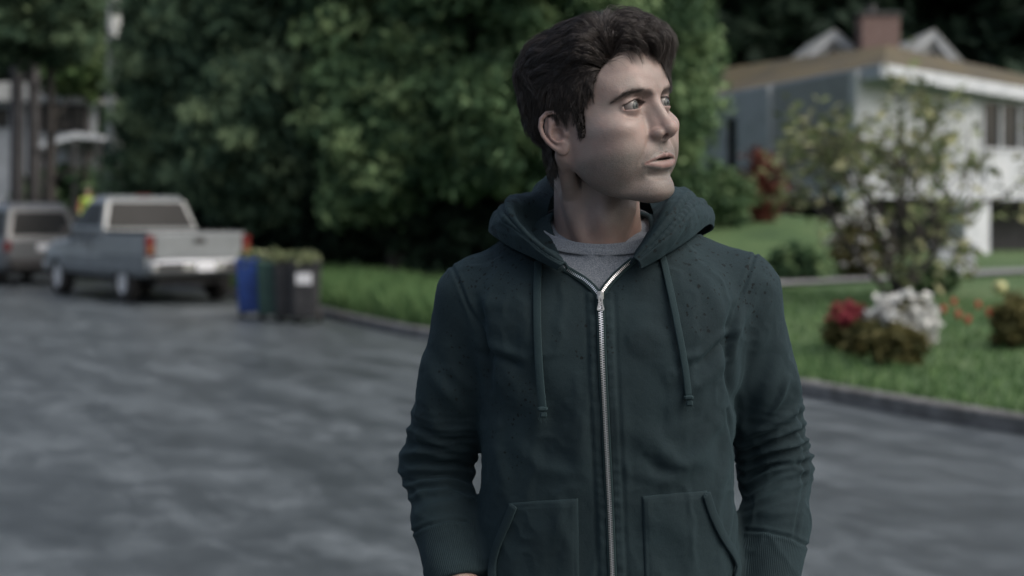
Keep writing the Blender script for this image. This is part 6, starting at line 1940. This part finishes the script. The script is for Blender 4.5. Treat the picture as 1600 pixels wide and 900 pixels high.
# ---- two estate cars further up
def suv(loc, rz, mat, label, L=4.5, H=1.70, W=.88):
    rt = empty('parked_car', loc, rz); tag(rt, label, 'car', 'cars parked in front of the pickup')
    m = MB(); zb = H*.56
    loft(m, [(.0, sec(W-.10, .42, zb-.03, .08)), (.12, sec(W-.02, .36, zb, .07)), (.5, sec(W, .30, zb+.01, .06)), (L*.6, sec(W, .30, zb-.02, .06)), (L*.86, sec(W-.03, .34, zb-.14, .10)), (L, sec(W-.16, .42, zb-.30, .12))])
    bo = m.build('body', mat, rt, bevel=.02); cut_wheels(bo, (.88, L-.90), .34, W)
    m = MB(); vs = []
    lv = ((zb-.04, W-.05, .10, L*.72), (zb+.02, W-.06, .12, L*.70), (H-.14, W-.20, .38, L*.50), (H-.02, W-.28, .52, L*.45), (H, W-.38, .62, L*.42))
    for z, w_, y0, y1 in lv: vs += [(-w_, y0, z), (w_, y0, z), (w_, y1, z), (-w_, y1, z)]
    fs = [(0, 3, 2, 1), (16, 17, 18, 19)]
    for k in range(4):
        for i in range(4): fs.append((k*4+i, k*4+(i+1) % 4, (k+1)*4+(i+1) % 4, (k+1)*4+i))
    m.add(vs, fs); m.build('cabin', mat, rt, bevel=.03)
    z0, z1 = zb+.02, H-.14
    def pt(face, u, v, lf=.012):
        z = z0+(z1-z0)*v; w_ = (W-.06)-.14*v; y0 = .12+.26*v; y1 = L*.70-(L*.20)*v
        if face == 'rear': return (w_*u, y0-lf, z)
        if face == 'front': return (w_*u, y1+lf, z)
        return ((w_+lf)*face, y0+(y1-y0)*u, z)
    quad_panel(rt, 'rear_window', [pt('rear', -.85, .1), pt('rear', .85, .1), pt('rear', .8, .9), pt('rear', -.8, .9)], M_cglass)
    quad_panel(rt, 'windscreen', [pt('front', -.9, .06), pt('front', .9, .06), pt('front', .86, .95), pt('front', -.86, .95)], M_cglass)
    for s in (-1, 1):
        for u0, u1 in ((.05, .30), (.33, .60), (.63, .92)):
            quad_panel(rt, 'side_window', [pt(s, u0, .08), pt(s, u1, .08), pt(s, u1-(.04 if u1 > .9 else 0), .92), pt(s, u0+(.03 if u0 < .1 else 0), .92)], M_cglass)
        for y in (.88, L-.90): wheel(rt, s*(W-.12), y, .34, .22, s)
        t = MB(); t.box((s*(W-.09), .08, zb-.16), (.17, .16, .24), bev=.03); t.build('tail_light', M_red, rt)
        h = MB(); h.box((s*(W-.28), L-.05, zb-.30), (.28, .14, .13), bev=.03); h.build('headlight', M_platem, rt)
        m = MB(); m.box((s*(W+.09), L*.62, zb+.06), (.17, .08, .13), bev=.03); m.build('wing_mirror', mat, rt)
        m = MB(); m.tube([(s*(W-.33), .7, H+.035), (s*(W-.33), L*.42, H+.035)], .018, 6); m.build('roof_rail', M_black, rt, smooth=True)
    m = MB(); m.box((0, .0, .46), (W*1.8, .14, .26), bev=.05); bp = m.build('rear_bumper', M_black, rt)
    m = MB(); m.box((0, -.005, zb-.18), (.34, .015, .15), bev=.004); m.build('licence_plate', M_platem, rt)
    m = MB(); m.box((0, L/2, .28), (1.2, L*.9, .1)); m.build('underbody', M_black, rt)
    return rt
suv((-10.35, 32.6, 0), R(36), M_grey, 'grey estate car parked just in front of the pickup truck, red tail light showing', H=1.82)
suv((-13.5, 37.2, 0), R(30), M_van, 'tall pale car cut by the left edge of the picture, foremost in the parked row', H=2.05, L=4.8)

# ================================================================== wheelie bins
M_blue = mat_noise('blue_plastic', (.010, .038, .17), (.015, .055, .24), 12, .45)
M_green = mat_noise('green_plastic', (.012, .042, .036), (.02, .06, .05), 12, .5)
M_bin = mat_noise('black_bin_plastic', (.014, .015, .017), (.028, .029, .032), 12, .5)
M_binlabel = mat_noise('white_label', (.38, .40, .42), (.55, .57, .60), 40, .6)
M_waste = leaf_mat('hedge_clippings', (.08, .10, .05), (.16, .19, .10), (.26, .29, .18))
def bin_(px, Y, mat, label, w=.46, h=.92, rz=0.0, lid_open=False, waste=True, plate=False, seed=1):
    rt = empty('wheelie_bin', (gx(px, Y), Y, 0), rz); tag(rt, label, 'wheelie bin', 'bins in a row behind the pickup truck')
    m = MB(); m.box((0, 0, .06+h*.45), (w*.80, w*.86, h*.86), bev=.035, taper=1.2); bo = m.build('bin_body', mat, rt)
    m = MB(); m.box((0, 0, h*.90), (w*1.02, w*1.1, .035), bev=.012); m.build('rim', mat, rt)
    for k in (-1, 1):
        m = MB(); m.box((k*w*.22, -w*.46, h*.5), (.03, .02, h*.6), bev=.006); m.build('moulded_rib', mat, bo)
    m = MB()
    if lid_open: m.box((0, w*.62, h*.66), (w*.98, .035, w*1.0), bev=.012)
    else: m.box((0, 0, h*.935), (w*1.05, w*1.14, .03), bev=.012); m.box((0, 0, h*.96), (w*.8, w*.85, .025), bev=.01)
    m.build('lid', mat, rt)
    for k in (-1, 1):
        m = MB(); m.lathe([(.02, -.025), (.10, -.025), (.105, 0), (.10, .025), (.02, .025)], 20, (k*w*.42, w*.38, .105), 'x'); m.build('wheel', M_tyre, rt, smooth=True)
    m = MB(); m.tube([(-w*.4, w*.55, h*.88), (-w*.4, w*.66, h*.93), (w*.4, w*.66, h*.93), (w*.4, w*.55, h*.88)], .016, 6); m.build('handle', mat, rt, smooth=True)
    if plate:
        m = MB(); m.box((0, -w*.505, h*.70), (.22, .012, .16), bev=.003); m.build('label_plate', M_binlabel, rt)
    if waste:
        rs = np.random.RandomState(seed); C, tone = clump_cloud([((gx(px, Y), Y, h*.97), (w*.45, w*.42, .10))], 26, 22, .05, rs, spread=.09, shell=.2)
        V, F, t = leaves_at(C, .05, rs, tone=tone, elong=2.4); o = np_mesh('garden_waste', V, F, M_waste, smooth=False); set_attr(o, 'leaf', t)
        tag(o, 'pale hedge clippings heaped on '+waste, 'garden waste', 'heaps of clippings on the bins')
bin_(393, 22.1, M_blue, 'bright blue bin at the left end of the row, nearest the truck', w=.42, waste='the blue bin', seed=1)
bin_(425, 21.6, M_green, 'dark green bin beside the blue one, heaped with clippings', w=.42, lid_open=True, waste='the green bin', seed=2)
bin_(452, 21.3, M_bin, 'black bin squeezed between the green bin and the bin with the white label', w=.42, lid_open=True, waste='the black bin without a label', seed=3)
bin_(478, 20.9, M_bin, 'black bin with a white label at the right end of the row', w=.42, plate=True, waste='the bin with the white label', seed=4)

# ================================================================== white planter by the pillar and the road worker far off
pb = gb(1490, 432); rt = empty('planter_box', pb); tag(rt, 'white planter box standing in front of the white pillar', 'planter')
m = MB(); m.box((0, 0, .28), (.62, .4, .52), bev=.03, taper=1.08); m.build('box', M_trimw, rt)
m = MB(); m.box((0, 0, .55), (.74, .50, .05), bev=.012); m.build('rim', M_trimw, rt)
m = MB(); m.box((0, 0, .582), (.6, .36, .012)); m.build('soil', M_soil, rt)
M_vest = mat_noise('hi_vis_vest', (.24, .36, .05), (.34, .46, .08), 20, .7); M_navy = mat_noise('navy_cloth', (.02, .022, .03), (.035, .038, .05), 20, .9)
M_orange = mat_noise('orange_cloth', (.26, .08, .05), (.34, .11, .07), 20, .8); M_helm = mat_noise('black_cap', (.012, .012, .014), (.02, .02, .022), 20, .6)
wx, wy = gx(137, 46.5), 46.5; wz = gz_at(wx, wy)
wk = empty('person', (wx, wy, wz)); tag(wk, 'distant worker in a yellow-green high visibility vest beyond the pickup truck', 'person')
def worker(P):
    d = sd_ell(P, (0, 0, 1.64), (.09, .105, .125))
    d = smin(d, sd_cap(P, (0, .01, 1.55), (0, .01, 1.42), .055), .03); d = smin(d, sd_ell(P, (0, 0, 1.22), (.19, .12, .26)), .05); d = smin(d, sd_ell(P, (0, 0, .95), (.17, .12, .13)), .06)
    for s in (-1, 1):
        d = smin(d, sd_chain(P, [(s*.19, 0, 1.40), (s*.26, -.03, 1.14), (s*.20, -.16, .95)], [.06, .045, .035]), .03)
        d = smin(d, sd_chain(P, [(s*.09, 0, .92), (s*.11, -.02, .5), (s*.12, .02, .08)], [.085, .06, .045]), .04); d = smin(d, sd_cap(P, (s*.12, .04, .05), (s*.12, -.12, .04), .045), .02)
        for k in range(4): d = smin(d, sd_cap(P, (s*.20, -.17, .94), (s*(.185+.012*k), -.24, .91), .009), .006)
    d = smin(d, sd_sph(P, (0, -.105, 1.63), .018), .02)
    return d
def part_iso(f, lo, hi, h, name, mat, parent):
    v, F = iso_mesh(f, lo, hi, h); o = np_mesh(name, v, F, mat); o.parent = parent; return o
M_skin2 = mat_noise('worker_skin', (.34, .22, .17), (.40, .27, .21), 20, .6)
part_iso(worker, (-.4, -.35, -.02), (.4, .25, 1.82), .016, 'body', M_skin2, wk)
part_iso(lambda P: np.maximum(worker(P)-.018, np.maximum(np.abs(P[:, 2]-1.20)-.27, np.abs(P[:, 0])-.20)), (-.3, -.25, .85), (.3, .25, 1.55), .014, 'vest', M_vest, wk)
part_iso(lambda P: np.maximum(worker(P)-.012, np.maximum(P[:, 2]-.96, .07-P[:, 2])), (-.4, -.3, 0), (.4, .25, 1.05), .016, 'trousers', M_navy, wk)
part_iso(lambda P: np.maximum(worker(P)-.010, np.maximum(np.abs(P[:, 2]-1.22)-.24, .185-np.abs(P[:, 0]))), (-.4, -.3, .9), (.4, .25, 1.55), .014, 'sleeves', M_orange, wk)
part_iso(lambda P: np.maximum(sd_ell(P, (0, .005, 1.68), (.108, .125, .115)), 1.675-P[:, 2]), (-.2, -.2, 1.6), (.2, .2, 1.85), .012, 'cap', M_helm, wk)

# drop helper objects that ended up unused
for o in list(bpy.data.objects):
    if o.type == 'EMPTY' and o.parent is None and not o.children: bpy.data.objects.remove(o)
